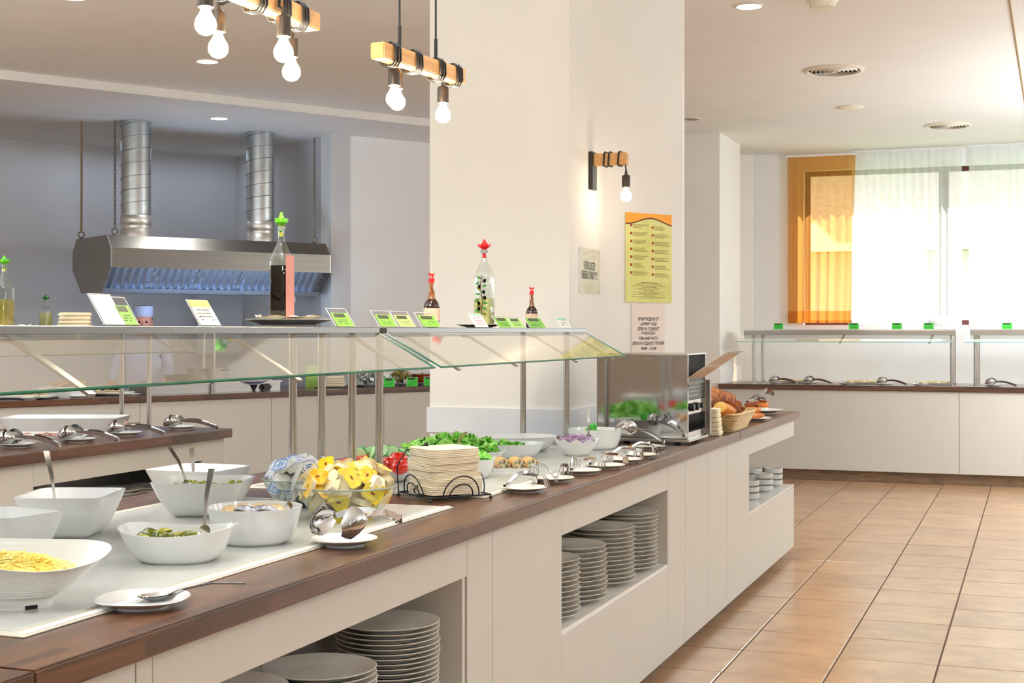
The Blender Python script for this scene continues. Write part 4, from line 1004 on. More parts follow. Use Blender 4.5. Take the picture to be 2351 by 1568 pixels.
# slices
def slice_mesh(m_, w_, h_, th):
    mb = MB(); pts = []
    for j in range(24):
        a_ = 2 * PI * j / 24; x = w_ * math.copysign(abs(math.cos(a_)) ** .7, math.cos(a_)); y = h_ * math.copysign(abs(math.sin(a_)) ** .8, math.sin(a_)) * (1.0 if math.sin(a_) > 0 else .8)
        pts.append((x, y))
    mb.rings([[Vector((p[0] * f_, zz, p[1] * f_)) for p in pts] for zz, f_ in ((-th / 2, .94), (-th * .35, 1), (th * .35, 1), (th / 2, .94))]); return mb.mesh('crumb', m_, 50)
def ring_mesh(m_, w_, h_, th):
    mb = MB(); pts = []
    for j in range(24):
        a_ = 2 * PI * j / 24; x = w_ * math.copysign(abs(math.cos(a_)) ** .7, math.cos(a_)); y = h_ * math.copysign(abs(math.sin(a_)) ** .8, math.sin(a_)) * (1.0 if math.sin(a_) > 0 else .8)
        pts.append((x, y))
    mb.rings([[Vector((p[0] * f_, zz, p[1] * f_)) for p in pts] for zz, f_ in ((-th * .42, 1.0), (-th * .3, 1.06), (th * .3, 1.06), (th * .42, 1.0))], False, False); return mb.mesh('crust', m_, 50)
sB, rB = slice_mesh('crumb', .062, .055, .013), ring_mesh('crust', .062, .055, .013)
sY, rY = slice_mesh('crumb_yellow', .050, .034, .016), ring_mesh('crust_gold', .050, .034, .016)
def bslice(ms, loc, rot, label, grp):
    t = thing('bread_slice', label, 'bread', loc, 0, grp); t.rotation_euler = rot
    link('crumb', ms[0], t); link('crust', ms[1], t)
rb_ = random.Random(21)
for k in range(15):     # brown loaf fanned along the back of the basket
    u = k / 14
    bslice((sB, rB), (-1.60 + 0.05 * u, 7.03 + .44 * u, ZT + .125 + .055 * math.sin(PI * (.15 + .72 * u)) - .03 * u + rb_.uniform(-.008, .008)), (R(-38 - 10 * u + rb_.uniform(-6, 6)), R(8 + rb_.uniform(-8, 8)), R(-14 + rb_.uniform(-7, 7))), 'brown bread slice of the fanned loaf, %s from its toaster end' % (['first'] + ORD[1:])[k], 'brown slices fanned in the basket')
for k in range(5):
    u = k / 4
    bslice((sY, rY), (-1.475 - .01 * u, 6.98 + .22 * u, ZT + .125 - .028 * u), (R(-50), R(15), R(-50)), ['golden white bread slice nearest the toaster', 'golden white bread slice, second from the toaster', 'golden white bread slice, middle of the five', 'golden white bread slice, fourth from the toaster', 'golden white bread slice lying farthest from the toaster'][k], 'golden slices at the basket front')
for k in range(6):
    bslice((sB, rB), (-1.50 - .03 * (k % 2), 7.22 + .05 * k, ZT + .088 + .006 * (k % 3)), (R(60 + 8 * k), R(20 * (k % 3)), R(30 * k)), 'small brown bread piece piled at the basket rim', 'bread pieces at the basket rim')
# croissant plate and muffin plate
cp = Vector((-1.52, 8.02, ZT)); o = link('white_plate', plate_mesh('white_plate', 'porcelain', .11, .018, sq=4), None, cp, R(10)); tag(o, 'white square plate of small croissants behind the basket', 'plate')
for k, (x, y, zz, lab) in enumerate([(-.03, -.02, .03, 'small croissant nearest the basket'), (.035, -.01, .03, 'small croissant at the front edge of the plate'), (.0, .035, .032, 'small croissant at the back of the plate'), (.005, 0, .06, 'small croissant on top of the others')]):
    mb = MB(); mb.tube([Vector((.045 * math.sin(a_), .030 * math.cos(a_) - .02, 0)) for a_ in [(-1.5 + 3.0 * j / 14) for j in range(15)]], .014, 10, rad=[.006 + .013 * math.sin(PI * j / 14) + (.0016 if j % 2 else 0) for j in range(15)])
    o = mb.build('croissant', 'crust_gold', None, 50, loc=cp + Vector((x, y, zz)), rz=k * 1.1); tag(o, lab, 'croissant', 'croissants on the square plate')
mp_ = Vector((-1.60, 8.72, ZT)); o = link('muffin_plate', plate_mesh('muffin_plate', 'porcelain', .145, .026), None, mp_); tag(o, 'white round plate with muffins at the island end', 'plate')
for k, (x, y, lab) in enumerate([(-.05, -.04, 'dark brown muffin on the round plate, left one'), (.03, -.05, 'orange muffin in a white paper case'), (-.02, .04, 'dark brown muffin at the back of the round plate')]):
    t = thing('muffin', lab, 'muffin', mp_ + Vector((x, y, .012)), 0, 'muffins at the island end')
    MB().lathe([(.024, 0), (.032, .035)], 20, cap1=False).build('paper_case', 'card_white' if k == 1 else 'crust', t)
    MB().lathe([(.031, .03), (.036, .038), (.034, .05), (.02, .06), (.003, .063)], 20).build('cake', 'muffin' if k == 1 else 'crust', t, 50)
tongs(TSP, mp_ + Vector((-.09, .09, .055)), R(-35), 'silver spoon tongs resting on the muffin plate', None, (R(30), R(-8)))

# ------------------------------------------------------------------ things on the guard shelf
ZSH = 1.42
def label_stand(name, label, loc, w, h, lean, rz, card, header='card_dark', hh=.3, group=None, lines=3, pale=False, margin=0.0, ink='ink', text_from=0.45):
    """acrylic L stand; local +y is the reading side, x along the card"""
    t = thing(name, label, 'price card', loc, rz, group)
    up = Vector((0, -math.sin(lean), math.cos(lean))); X = Vector((1, 0, 0)); nrm = Vector((0, math.cos(lean), math.sin(lean)))
    def sheet(x0, x1, v0, v1, off, th):
        mb = MB(); vs = []
        for o_ in (off, off + th):
            for (x, v) in ((x0, v0), (x1, v0), (x1, v1), (x0, v1)): vs.append(X * x + up * v + nrm * o_)
        mb.add(vs, [(0, 3, 2, 1), (4, 5, 6, 7), (0, 1, 5, 4), (1, 2, 6, 5), (2, 3, 7, 6), (3, 0, 4, 7)]); return mb
    s_ = sheet(-w / 2, w / 2, 0.002, h, 0, .0016); s_.box((0, .022, .0012), (w, .05, .0016)); s_.build('acrylic_stand', 'acrylic', t, 0)
    ed = MB()
    for (a_, b_) in (((-w / 2, 0.002), (-w / 2, h)), ((w / 2, .002), (w / 2, h)), ((-w / 2, h), (w / 2, h))): ed.tube([X * a_[0] + up * a_[1] + nrm * .0008, X * b_[0] + up * b_[1] + nrm * .0008], .0011, 5)
    ed.build('clear_edge', 'skirting_white', t)
    cw, c0, c1 = w * (.94 - margin), h * .03, h * (.97 - 2.2 * margin)
    sheet(-cw / 2, cw / 2, c0, c1, .0019, .0006).build('card', card, t, 0)
    if header:
        if header in ('card_dark',): sheet(-cw * .3, cw * .38, c1 - (c1 - c0) * (hh + .04), c1 - (c1 - c0) * .05, .0026, .0003).build('dark_header', header, t, 0)
        else: sheet(-cw / 2, cw / 2, c1 - (c1 - c0) * hh, c1, .0026, .0003).build('header_band', header, t, 0)
    rnd = random.Random(int(abs(loc[1]) * 1000)); ln = MB()
    for k in range(lines):
        v = c0 + (c1 - c0) * (text_from - k * (text_from - .06) / max(1, lines)); x = -cw * .32
        while x < cw * .32:
            l = rnd.uniform(.05, .14) * cw
            if rnd.random() < .85:
                s2 = sheet(x, min(x + l, cw * .36), v, v + (c1 - c0) * .045, .0026, .0002); ln.add(s2.v, s2.f)
            x += l + .03 * cw
    if ln.v: ln.build('writing', ink, t, 0)
    return t
LEAN = R(33)
def shelf_sign(px0, px1, label, card, h=.082, **kw):
    xs = -1.93; a_, b_ = onX(px0, xs), onX(px1, xs); y = (a_.y + b_.y) / 2; w_ = abs(b_.y - a_.y) * 1.0
    return label_stand('price_card', label, (xs, y, ZSH), max(.06, w_), h, LEAN, R(-90), card, **kw)
shelf_sign(240, 290, 'white card with painted glare in an acrylic stand, leftmost of the big cards', 'card_glare', h=.085, header=None, lines=0)
shelf_sign(282, 320, 'green card in an acrylic stand behind the white glare card', 'card_green', h=.078, margin=.12)
yc = shelf_sign(460, 508, 'yellow and cream menu card in an acrylic stand', 'card_cream', h=.078, header='card_yellow', hh=.26, lines=4, text_from=.6)
shelf_sign(772, 816, 'green card right of the tall vinegar bottle', 'card_green', h=.066, margin=.10)
shelf_sign(872, 914, 'green card just left of the brown bottle, first of three', 'card_green', h=.062, margin=.10)
shelf_sign(915, 955, 'pale green card, middle of three left of the brown bottle', 'card_green_pale', h=.062, margin=.10)
shelf_sign(970, 1014, 'green card in front of the first brown bottle', 'card_green', h=.060, margin=.08)
shelf_sign(1093, 1122, 'clear card with red writing in front of the oil bottle', 'card_white', h=.062, header='card_teal', hh=.12, lines=5, text_from=.75, ink='ink_red')
shelf_sign(1145, 1177, 'green card just right of the oil bottle', 'card_green', h=.055, margin=.06)
shelf_sign(1176, 1206, 'pale green card, second right of the oil bottle', 'card_green_pale', h=.053, margin=.06)
shelf_sign(1217, 1254, 'green card in front of the second brown bottle', 'card_green', h=.052, margin=.02)
shelf_sign(1289, 1312, 'white card with a teal band at the shelf end', 'card_white', h=.055, header='card_teal', hh=.25, lines=4, text_from=.65)

def square_bottle(name, label, loc, side, h, level, liquid, stopper, sticker=None, cork=None, rz=0, branch=False, vane=True):
    t = thing(name, label, 'bottle', loc, rz); a = side / 2; sh = h * .58; nk = h * .80; top = h * .92; rn = side * .17
    def shell(k): return [superring(a * .9 * k, a * .9 * k, 5, 0.0, 32), superring(a * k, a * k, 6, .006, 32), superring(a * k, a * k, 6, sh, 32), superring(a * .97 * k, a * .97 * k, 4, sh + h * .05, 32), superring(a * .72 * k, a * .72 * k, 2.6, sh + h * .12, 32), superring(rn * 1.15 * k, rn * 1.15 * k, 2, nk - h * .02, 32), superring(rn * k, rn * k, 2, nk + .01, 32), superring(rn * k, rn * k, 2, top, 32)]
    MB().rings(shell(1), True, False).build('glass', 'clear_glass', t, 40)
    lv = level * h; MB().rings([superring(a * .85, a * .85, 5, .004, 32), superring(a * .95, a * .95, 6, .010, 32), superring(a * .95, a * .95, 6, lv - .001, 32), superring(a * .93, a * .93, 6, lv, 32)]).build('liquid', liquid, t, 40)
    MB().lathe([(rn * 1.12, top - .012), (rn * 1.2, top - .008), (rn * 1.2, top), (rn * .8, top)], 20, cap0=False).build('lip', 'bowl_rim', t, 40)
    if cork: MB().lathe([(rn * .7, nk + .008), (rn * .8, top), (rn * 1.0, top + .003)], 18).build('cork', cork, t)
    st_ = MB(); s_ = rn
    if vane:
        st_.lathe([(s_ * .8, top - .016), (s_ * .85, top + .004), (s_ * .7, top + .01)], 16)
        for k in range(8):
            a_ = 2 * PI * k / 8; q = Matrix.Rotation(a_, 3, 'Z')
            st_.rings([[q @ Vector((r_, y_, top + zz)) for (r_, y_, zz) in sec] for sec in ([(0, -.003, .006), (0, .003, .006), (0, .003, .012), (0, -.003, .012)], [(s_ * 1.9, -s_ * .7, .012), (s_ * 1.9, s_ * .7, .012), (s_ * 1.9, s_ * .7, .016), (s_ * 1.9, -s_ * .7, .016)], [(s_ * 2.1, -s_ * .4, .024), (s_ * 2.1, s_ * .4, .024), (s_ * 1.9, s_ * .4, .024), (s_ * 1.9, -s_ * .4, .024)])])
        st_.lathe([(s_ * 1.3, top + .006), (s_ * 1.7, top + .015), (s_ * .9, top + .026), (s_ * .4, top + .038), (s_ * .3, top + .042)], 14)
    else: st_.lathe([(s_ * .9, top - .008), (s_, top + .01), (s_ * .3, top + .03)], 14)
    st_.build('pourer', stopper, t, 40)
    if sticker: MB().span((a + .0005, -a * .85, .006), (a + .0015, a * .85, sh + .02)).build('sticker', sticker, t, 0)
    if branch:
        g = MB(); g.tube([(0, -a - .001, .03), (.006, -a - .0015, .10), (-.004, -a - .001, .16), (.004, -a - .001, .2)], .0018, 6); g.build('printed_branch', 'bark', t)
        rnd = random.Random(5)
        for k in range(14):
            z = .05 + k * .011; x = (-1) ** k * rnd.uniform(.008, .018); an = rnd.uniform(-.7, .7)
            lf = MB(); q = Matrix.Rotation(an, 3, 'Y')
            lf.rings([[Vector((x, -a - .001, z)) + q @ Vector((u * .022 - .011, s2 * 0 - o2, s2 * .0045 * math.sin(PI * u))) for (s2, o2) in ((-1, 0), (1, 0), (1, .001), (-1, .001))] for u in (0.02, .25, .5, .75, .98)]); lf.build('printed_leaf', 'green_dark' if k % 3 else 'pickle', t, 0)
        for k in range(6):
            MB().lathe([(.0065 * math.sin(PI * u / 6) + .0002, -.008 * math.cos(PI * u / 6)) for u in range(7)], 10, sy=.3).build('printed_olive', 'vinegar', t, 60, loc=(rnd.uniform(-.016, .016), -a - .002, .07 + k * .022))
    return t
XB = -2.06
def by(px, x=XB): return onX(px, x).y
square_bottle('vinegar_bottle', 'tall square bottle of black vinegar with a green pourer', (XB, by(646), ZSH), .054, .300, .55, 'vinegar', 'green_plastic', 'pink_label', 'yellow_cork')
square_bottle('oil_bottle', 'square oil bottle painted with an olive branch, red pourer', (XB, by(1112), ZSH + .003), .070, .330, .34, 'oil', 'red_plastic', None, 'red_plastic', branch=True)
def sauce_bottle(label, px, h):
    t = thing('sauce_bottle', label, 'bottle', (XB, by(px), ZSH), R(20)); k = h / .22
    MB().lathe([(.026 * k, 0), (.03 * k, .005), (.033 * k, .03 * k), (.033 * k, .085 * k), (.027 * k, .105 * k), (.016 * k, .118 * k)], 20, cap1=False, sy=.8).build('body', 'brown_glass', t, 50)
    MB().lathe([(.016 * k, .118 * k), (.0125 * k, .135 * k), (.0105 * k, .185 * k), (.0105 * k, .188 * k)], 20, cap0=False).build('neck', 'brown_neck', t, 50)
    MB().lathe([(.033 * k + .0006, .03 * k), (.033 * k + .0006, .08 * k)], 20, cap0=False, cap1=False, sy=.8).build('sticker', 'label_pale', t, 50)
    cp_ = MB(); cp_.lathe([(.0125 * k, .184 * k), (.0125 * k, .200 * k), (.008 * k, .206 * k)], 16)
    cp_.tube([(0, 0, .204 * k), (.006, -.004, .214 * k), (-.010, .004, .222 * k)], .004 * k, 8); cp_.tube([(-.008, -.002, .212 * k), (.010, .004, .222 * k)], .003 * k, 8)
    cp_.build('cap', 'red_plastic', t)
sauce_bottle('brown sauce bottle with a red cap beside the column edge', 991, .195)
sauce_bottle('brown sauce bottle with a tilted red cap near the shelf end', 1221, .175)
o = link('shelf_plate', plate_mesh('shelf_plate', 'plate_glaze', .125, .022), None, (XB + .03, by(662, XB + .03), ZSH)); tag(o, 'white plate with a paper sheet in front of the vinegar bottle', 'plate')
def sheet_paper(label, loc, r, seed=1, m='napkin'):
    rnd = random.Random(seed); rows = []
    for i in range(13):
        row = []
        for j in range(13):
            x, y = (i / 6 - 1), (j / 6 - 1); d_ = max(abs(x), abs(y))
            row.append(Vector((x * r, y * r, .003 + .010 * max(0, math.sin(x * 5 + seed) * math.cos(y * 4 + seed * 2)) + .007 * d_ ** 3)))
        rows.append(row)
    mb = MB(); mb.rings(rows, False, False, False); mb.rings([[p - Vector((0, 0, .0008)) for p in r_] for r_ in rows], False, False, False)
    return tag(mb.build('paper_sheet', m, None, 70, loc=loc, rz=R(35)), label, 'paper')
sheet_paper('crumpled paper sheet on the plate by the vinegar bottle', (XB + .03, by(662, XB + .03), ZSH + .020), .088, 1)
for ob in list(bpy.data.objects):
    if ob.name.startswith('vinegar_bottle'): ob.location.x, ob.location.y, ob.location.z = XB + .03, by(646, XB + .03), ZSH + .011
o = link('shelf_plate', plate_mesh('shelf_plate', 'plate_glaze', .09, .014), None, (XB, by(1100), ZSH)); tag(o, 'white saucer under the olive branch oil bottle', 'plate')
for ob in list(bpy.data.objects):
    if ob.name.startswith('oil_bottle'): ob.location = (XB, by(1100) + .0, ZSH + .0065); ob.location.y = by(1112)

# ------------------------------------------------------------------ second island at left
I2F, I2B, I2E = -3.93, -5.05, 6.47
t = thing('buffet_cabinet', 'cream cabinet of the left island with a plate niche', 'cabinet', (-4.5, 5.2, 0))
def L2(x, y, z): return (x + 4.5, y - 5.2, z)
xf = I2F - .035
bd = MB(); bd.span(L2(xf - .018, 2.5, .06), L2(I2B + .03, 6.40, .45)); bd.span(L2(xf - .42, 2.5, .45), L2(I2B + .03, 6.40, .855)); bd.span(L2(xf - .018, 2.5, .75), L2(xf - .42, 6.40, .855)); bd.span(L2(xf - .018, 6.21, .45), L2(xf - .42, 6.40, .75)); bd.span(L2(xf - .018, 2.5, .45), L2(xf - .42, 4.92, .75)); bd.build('body', 'steel_dark', t)
for (y0_, y1_, z0_, z1_) in [(2.5, 4.919, .05, .853), (4.921, 6.21, .752, .853), (4.921, 6.21, .05, .435), (6.212, 6.415, .05, .853)]:
    MB().span(L2(xf - .018, y0_, z0_), L2(xf, y1_, z1_)).build('panel', 'cabinet', t, bevel=.0012, seg=1)
MB().span(L2(I2B + .03, 6.402, .05), L2(xf - .02, 6.418, .853)).build('end_panel', 'cabinet', t)
MB().span(L2(xf - .02, 4.92, .435), L2(xf - .42, 6.21, .452)).build('shelf', 'shelf_gloss', t)
MB().span(L2(xf - .06, 2.5, 0), L2(I2B + .08, 6.36, .06)).build('kickboard', 'kick_grey', t)
o = MB().rings([[(I2B, 2.4, z), (I2F, 2.4, z), (I2F, I2E - .03, z), (I2F - .03, I2E, z), (I2B, I2E, z)] for z in (-.0225, .0225)]).build('worktop', 'walnut', None, bevel=.004)
for v in o.data.vertices: v.co.x += 4.5; v.co.y -= 5.2
o.location = (-4.5, 5.2, ZT - .0225); tag(o, 'dark walnut worktop of the left island', 'worktop')
for n_, (py_, wh) in enumerate([(5.72, 'left stack of the left island niche'), (6.03, 'right stack of the left island niche')]):
    stack(py_, .452 + (.215 if n_ == 0 else .19), .0166, wh, 'plates in the left island niche', x=xf - .17, z0=.452)
guard('g', 'sneeze guard of the left island with thin posts', 2.6, 6.42, -4.45, 1, [(-.085, 6.33), (.085, 6.33), (-.085, 4.2), (.085, 4.2)], w=.30, reach=.17, pr=.0125)
for (px, py, k, lab) in [(40, 1027, TSER, 'first from the left edge'), (180, 1015, TSER, 'second from the left'), (290, 1000, TSLO, 'third from the left'), (415, 986, TSLO, 'nearest the worktop corner')]:
    p = P(px, py, ZT); o = link('side_plate', SIDW, None, p); tag(o, 'white saucer on the left island, %s' % lab, 'plate', 'saucers on the left island')
    tongs(k, p + Vector((.185, .045, .002)), R(196), 'silver %s tongs on the left island, %s' % ('spoon' if k is TSER else 'slotted', lab), 'tongs on the left island')
o = link('large_tray', bowl_mesh('large_tray', 'porcelain', .30, .17, .075, .86, 9, .006, None, 1.0, 48, 4), None, (-4.62, 5.98, ZT), TH); tag(o, 'large white rectangular tray at the back of the left island', 'tray')
o = link('ham_tray', bowl_mesh('ham_tray', 'porcelain', .33, .15, .028, .92, 9, .006, None, 1.0, 48, 3), None, (-4.46, 5.44, ZT), TH + R(4)); tag(o, 'white shallow tray of sliced ham on the left island', 'tray')
for k in range(9):
    rows = []; rnd = random.Random(k)
    for i in range(5):
        rows.append([Vector(((i / 4 - .5) * .11, (j / 4 - .5) * .09, .006 * math.sin(i * 1.7 + j + k) + .008)) for j in range(5)])
    mb = MB(); mb.rings(rows, False, False, False); mb.rings([[p + Vector((0, 0, .002)) for p in r_] for r_ in rows], False, False, False)
    q = Matrix.Rotation(TH, 3, 'Z') @ Vector((-.24 + k * .062, rnd.uniform(-.03, .03), .012 + .004 * (k % 2)))
    o = mb.build('ham_slice', 'ham', None, 60, loc=Vector((-4.46, 5.44, ZT)) + q, rz=rnd.uniform(-.4, .4)); tag(o, 'pink ham slice on the shallow white tray, %s from the left' % (['first'] + ORD[1:])[k], 'ham', 'ham slices on the left island')
# bottle, napkins on the left island's shelf
square_bottle('herb_oil_bottle', 'oil bottle with herbs and a green pourer at the left edge', (-4.45, onX(10, -4.45).y, ZSH), .072, .318, .42, 'oil_dark', 'green_plastic', None, 'yellow_cork')
z = ZSH
for i in range(4):
    o = MB().box((0, 0, .010), (.16 - .006 * i, .16, .019)).build('shelf_napkin', 'napkin_cream', None, bevel=.006, loc=(-4.42, 5.79, z), rz=R(30 + 5 * i)); z += .0195
    tag(o, 'folded cream napkin, %s, behind the white glare card' % ('bottom one' if i == 0 else 'topmost' if i == 3 else ORD[i] + ' from bottom'), 'napkin', 'napkins behind the glossy photo card')
sheet_paper('crumpled paper under the herb oil bottle', (-4.38, onX(18, -4.38).y + .05, ZSH + .001), .07, 3)

# ------------------------------------------------------------------ back counter in front of the kitchen
U = Vector((1.77, 3.63, 0)).normalized(); Nn = Vector((-U.y, U.x, 0)); B0 = Vector((-6.98, 8.30, 0)); BR = math.atan2(U.y, U.x) - R(90)
t = thing('kitchen_counter', 'long cream counter in front of the kitchen', 'counter', B0, BR)   # local y along U, local -x away
bd = MB(); bd.span((-.04, -3, .06), (-.70, 4.6, .855)); bd.build('body', 'cabinet_inside', t)
def seam_y(px):  # distance along the counter front for a photo column
    tt = (px - CX) / F; dx, dy = -st + ct * tt, ct + st * tt
    det = U.x * -dy - U.y * -dx
    return ((-B0.x) * -dy - (-B0.y) * -dx) / det
sy = [-3.0, seam_y(-420), seam_y(325), seam_y(627), seam_y(885), 4.6]
for k in range(len(sy) - 1):
    z0_ = .05
    if k == 1:
        MB().span((-.022, sy[k] + .002, .70), (-.04, sy[k + 1] - .002, .853)).build('panel', 'cabinet', t, bevel=.0012, seg=1)
        MB().span((-.022, sy[k] + .002, .05), (-.04, sy[k + 1] - .002, .42)).build('panel', 'cabinet', t, bevel=.0012, seg=1)
        MB().span((-.0395, sy[k] + .02, .42), (-.038, sy[k + 1] - .02, .70)).build('niche_back', 'steel_dark', t)
    else: MB().span((-.022, sy[k] + .002, z0_), (-.04, sy[k + 1] - .002, .853)).build('panel', 'cabinet', t, bevel=.0012, seg=1)
MB().span((-.08, -3, 0), (-.66, 4.6, .06)).build('kickboard', 'kick_grey', t)
o = MB().span((0, -3.02, -.0225), (-.74, 4.62, .0225)).build('worktop', 'walnut', None, bevel=.004, loc=B0 + Vector((0, 0, ZT - .0225)), rz=BR); tag(o, 'dark walnut worktop along the kitchen', 'worktop')
def K(a_, b_, z=ZT): q = B0 + U * a_ + Nn * b_; return Vector((q.x, q.y, z))   # a along, b inward
# guard on the back counter (thin posts), small things on its shelf
ga = [seam_y(310), seam_y(332)]
gt = thing('sneeze_guard', 'sneeze guard along the kitchen counter', 'sneeze guard', K(.2, .30), BR)
MB().span((.14, -2.4, .502), (-.16, 1.9, .52)).build('shelf', 'steel_brushed', gt)
for (a_, b_) in ((1.72, .06), (1.72, -.10), (-2.2, .06), (-2.2, -.1)): MB().lathe([(.011, 0), (.011, .502)], 14).build('post', 'steel', gt, 60, loc=(b_, a_, 0))
def Kd(px, b_, z=ZT):   # point above the counter on the sight column px at inward offset b_
    tt = (px - CX) / F; dx, dy = -st + ct * tt, ct + st * tt; o0 = B0 + Nn * b_
    det = U.x * -dy - U.y * -dx; a_ = ((-o0.x) * -dy - (-o0.y) * -dx) / det
    return K(a_, b_, z)
square_bottle('small_oil_bottle', 'small oil bottle with a green stopper left of the small green card', Kd(105, .3, 1.42), .075, .24, .52, 'oil', 'green_dark', vane=True)
p = Kd(170, .24, 1.42); label_stand('price_card', 'small green card at the far left on the kitchen shelf', p, .13, .075, R(15), PI + TH - R(12), 'card_bright', header='card_dark', hh=.42, lines=2)
# food on the counter
p = Kd(155, .30); o = link('casserole', bowl_mesh('casserole', 'porcelain', .21, .13, .085, .86, 8, .006, None, 1, 40, 4), None, p, TH); tag(o, 'white rectangular casserole of flat breads on the kitchen counter', 'dish')
for k in range(7):
    mb = MB(); mb.lathe([(.075, 0), (.08, .006), (.06, .014), (.01, .016)], 18, sx=1.2); o = mb.build('flatbread', 'flatbread', None, 60, loc=p + Vector((-.10 + .033 * k, .01 * (k % 3), .075 + .009 * (k % 4)))); o.rotation_euler = (.25 * ((k % 3) - 1), .3, k)
    tag(o, 'golden flat bread piled in the white casserole', 'bread', 'flat breads in the casserole')
for (px, b_, w_, lab, grp) in [(62, .26, .20, 'dark tray of yellow slices at the left end of the kitchen counter', 0), (252, .36, .19, 'dark tray of yellow slices right of the casserole', 0)]:
    p = Kd(px, b_); t = thing('serving_tray', lab, 'tray', p, TH)
    MB().box((0, 0, .006), (w_ * 2, .24, .012)).build('tray', 'black_plastic', t, bevel=.004)
    MB().box((0, 0, .022), (w_ * 1.85, .20, .018)).build('liner', 'card_white', t, bevel=.006)
    rnd = random.Random(int(px))
    for k in range(6):
        o = MB().lathe([(.03, 0), (.034, .005), (.02, .012)], 14).build('egg_slice', 'food_yellow', None, 60, loc=p + Vector((-.14 + .052 * k, rnd.uniform(-.05, .05), .032))); tag(o, 'round yellow slice on the %s tray' % ('leftmost' if px < 100 else 'second'), 'food', 'yellow slices on the kitchen trays')
for (px, b_, lab) in [(68, .09, 'saucer with a spoon at the left of the kitchen counter'), (183, .10, 'saucer in front of the white casserole'), (300, .14, 'saucer with tongs by the left island posts')]:
    p = Kd(px, b_); tag(link('side_plate', SIDW, None, p), lab, 'plate', 'saucers on the kitchen counter')
tongs(TSP, Kd(210, .12, ZT + .01), R(200), 'silver tongs in front of the white casserole', None, (R(60), 0))
spoon('serving_spoon', 'silver spoon leaning on the leftmost saucer', Kd(80, .10, ZT + .02), Kd(130, .2, ZT + .09), 'steel', .018, .05)
# stove / griddle
p = Kd(478, .42); g_ = thing('griddle', 'low stainless griddle unit on the kitchen counter', 'griddle', p, BR)
MB().span((.15, -.62, 0), (-.2, .62, .075)).build('body', 'steel_brushed', g_, bevel=.004)
MB().span((.16, -.63, .070), (-.2, .63, .085)).build('top_rim', 'steel', g_, bevel=.003)
for k in range(2): MB().box((-.02, -.3 + .6 * k, .09), (.3, .5, .012)).build('hot_plate', 'steel_dark', g_, bevel=.003)
for (px, b_, lab, kk) in [(405, .44, 'black pan on the left of the griddle', 0), (452, .46, 'grey pot in the middle of the griddle', 1), (495, .46, 'pale pot on the right of the griddle', 2)]:
    p = Kd(px, b_, ZT + .097); t = thing('pan', lab, 'pan', p, BR, 'pans on the griddle')
    r_ = .10 if kk == 0 else .085; h_ = .05 if kk == 0 else .10
    MB().lathe([(r_ * .85, 0), (r_, h_), (r_ * .96, h_), (r_ * .8, .006)], 24).build('vessel', 'black_plastic' if kk == 0 else 'steel_dark' if kk == 1 else 'bowl_grey', t, 40)
    MB().tube([(r_, 0, h_ * .8), (r_ + .12, 0, h_ * .9)], .008, 8).build('handle', 'black_plastic', t)
p = Kd(572, .34); tag(link('flat_pan', plate_mesh('flat_pan', 'chef_white', .16, .03), None, p + Vector((0, 0, .055))), 'pale blue flat pan right of the griddle', 'pan')
o = MB().lathe([(.07, 0), (.08, .05), (.075, .055)], 20).build('pan_stand', 'black_plastic', None, loc=p); tag(o, 'black round stand under the pale blue flat pan', 'stand')
o = MB().box((0, 0, .03), (.13, .10, .06)).build('black_box', 'black_plastic', None, bevel=.015, loc=Kd(604, .30), rz=BR); tag(o, 'small black appliance right of the pale blue flat pan', 'appliance')
# napkins, condiment bowls, jam
p = Kd(770, .36); tb_ = MB().box((0, 0, .005), (.34, .26, .01)).build('dark_tray', 'black_plastic', None, bevel=.003, loc=p, rz=TH); tag(tb_, 'dark tray under the folded napkins on the kitchen counter', 'tray')
for i in range(4):
    o = MB().box((0, 0, .012), (.19 - .01 * i, .15, .022)).build('folded_napkin', 'napkin', None, bevel=.008, loc=p + Vector((0, 0, .011 + .0225 * i)), rz=TH + .05 * i); tag(o, 'folded white napkin, %s, on the dark tray' % ('bottom one' if i == 0 else 'topmost' if i == 3 else ORD[i] + ' from bottom'), 'napkin', 'napkins on the dark tray')
p0 = Kd(730, .40); o = MB().box((0, 0, .10), (.012, .13, .20)).build('green_notice', 'card_green_pale', None, loc=Kd(716, .60) + Vector((0, 0, .0)), rz=BR); tag(o, 'tall pale green card standing behind the napkin tray', 'price card')
o = MB().box((0, 0, .008), (.95, .30, .016)).build('long_tray', 'black_plastic', None, bevel=.004, loc=Kd(905, .34), rz=BR + R(90)); tag(o, 'long black tray under the condiment bowls', 'tray')
for n_, (px, r_, h_, m_, lab, cnt) in enumerate([(840, .13, .09, 'foil', 'glass bowl of silver wrapped portions', 46), (872, .09, .07, 'pack_white', 'small glass bowl of white portions behind the right post', 24), (918, .115, .085, 'pack_olive', 'glass bowl of yellow wrapped portions', 36)]):
    p = Kd(px, .36, ZT + .017); t = thing('condiment_bowl', lab, 'bowl', p, 0, 'condiment bowls on the kitchen counter')
    link('glass_body', bowl_mesh('glass_body', 'bowl_glass', r_, r_, h_, .5, 2, .004, None, 1.8, 32, 6), t)
    rnd = random.Random(n_); pm = MB().box((0, 0, 0), (.045, .032, .016)).mesh('portion', m_, 30, .004, 1)
    for k in range(cnt):
        z = rnd.uniform(.02, h_ + .06); lim = r_ * (.5 + .4 * z / h_) - .02 if z < h_ else r_ * (1.0 - (z - h_) / .085)
        a_, rr = rnd.random() * 6.28, max(.0, lim) * math.sqrt(rnd.random())
        o = link('condiment_portion', pm, None, p + Vector((rr * math.cos(a_), rr * math.sin(a_), z))); o.rotation_euler = (rnd.random() * 3, rnd.random() * 3, rnd.random() * 3)
        tag(o, 'wrapped portion in the %s' % lab, 'food portion', lab + ' contents')
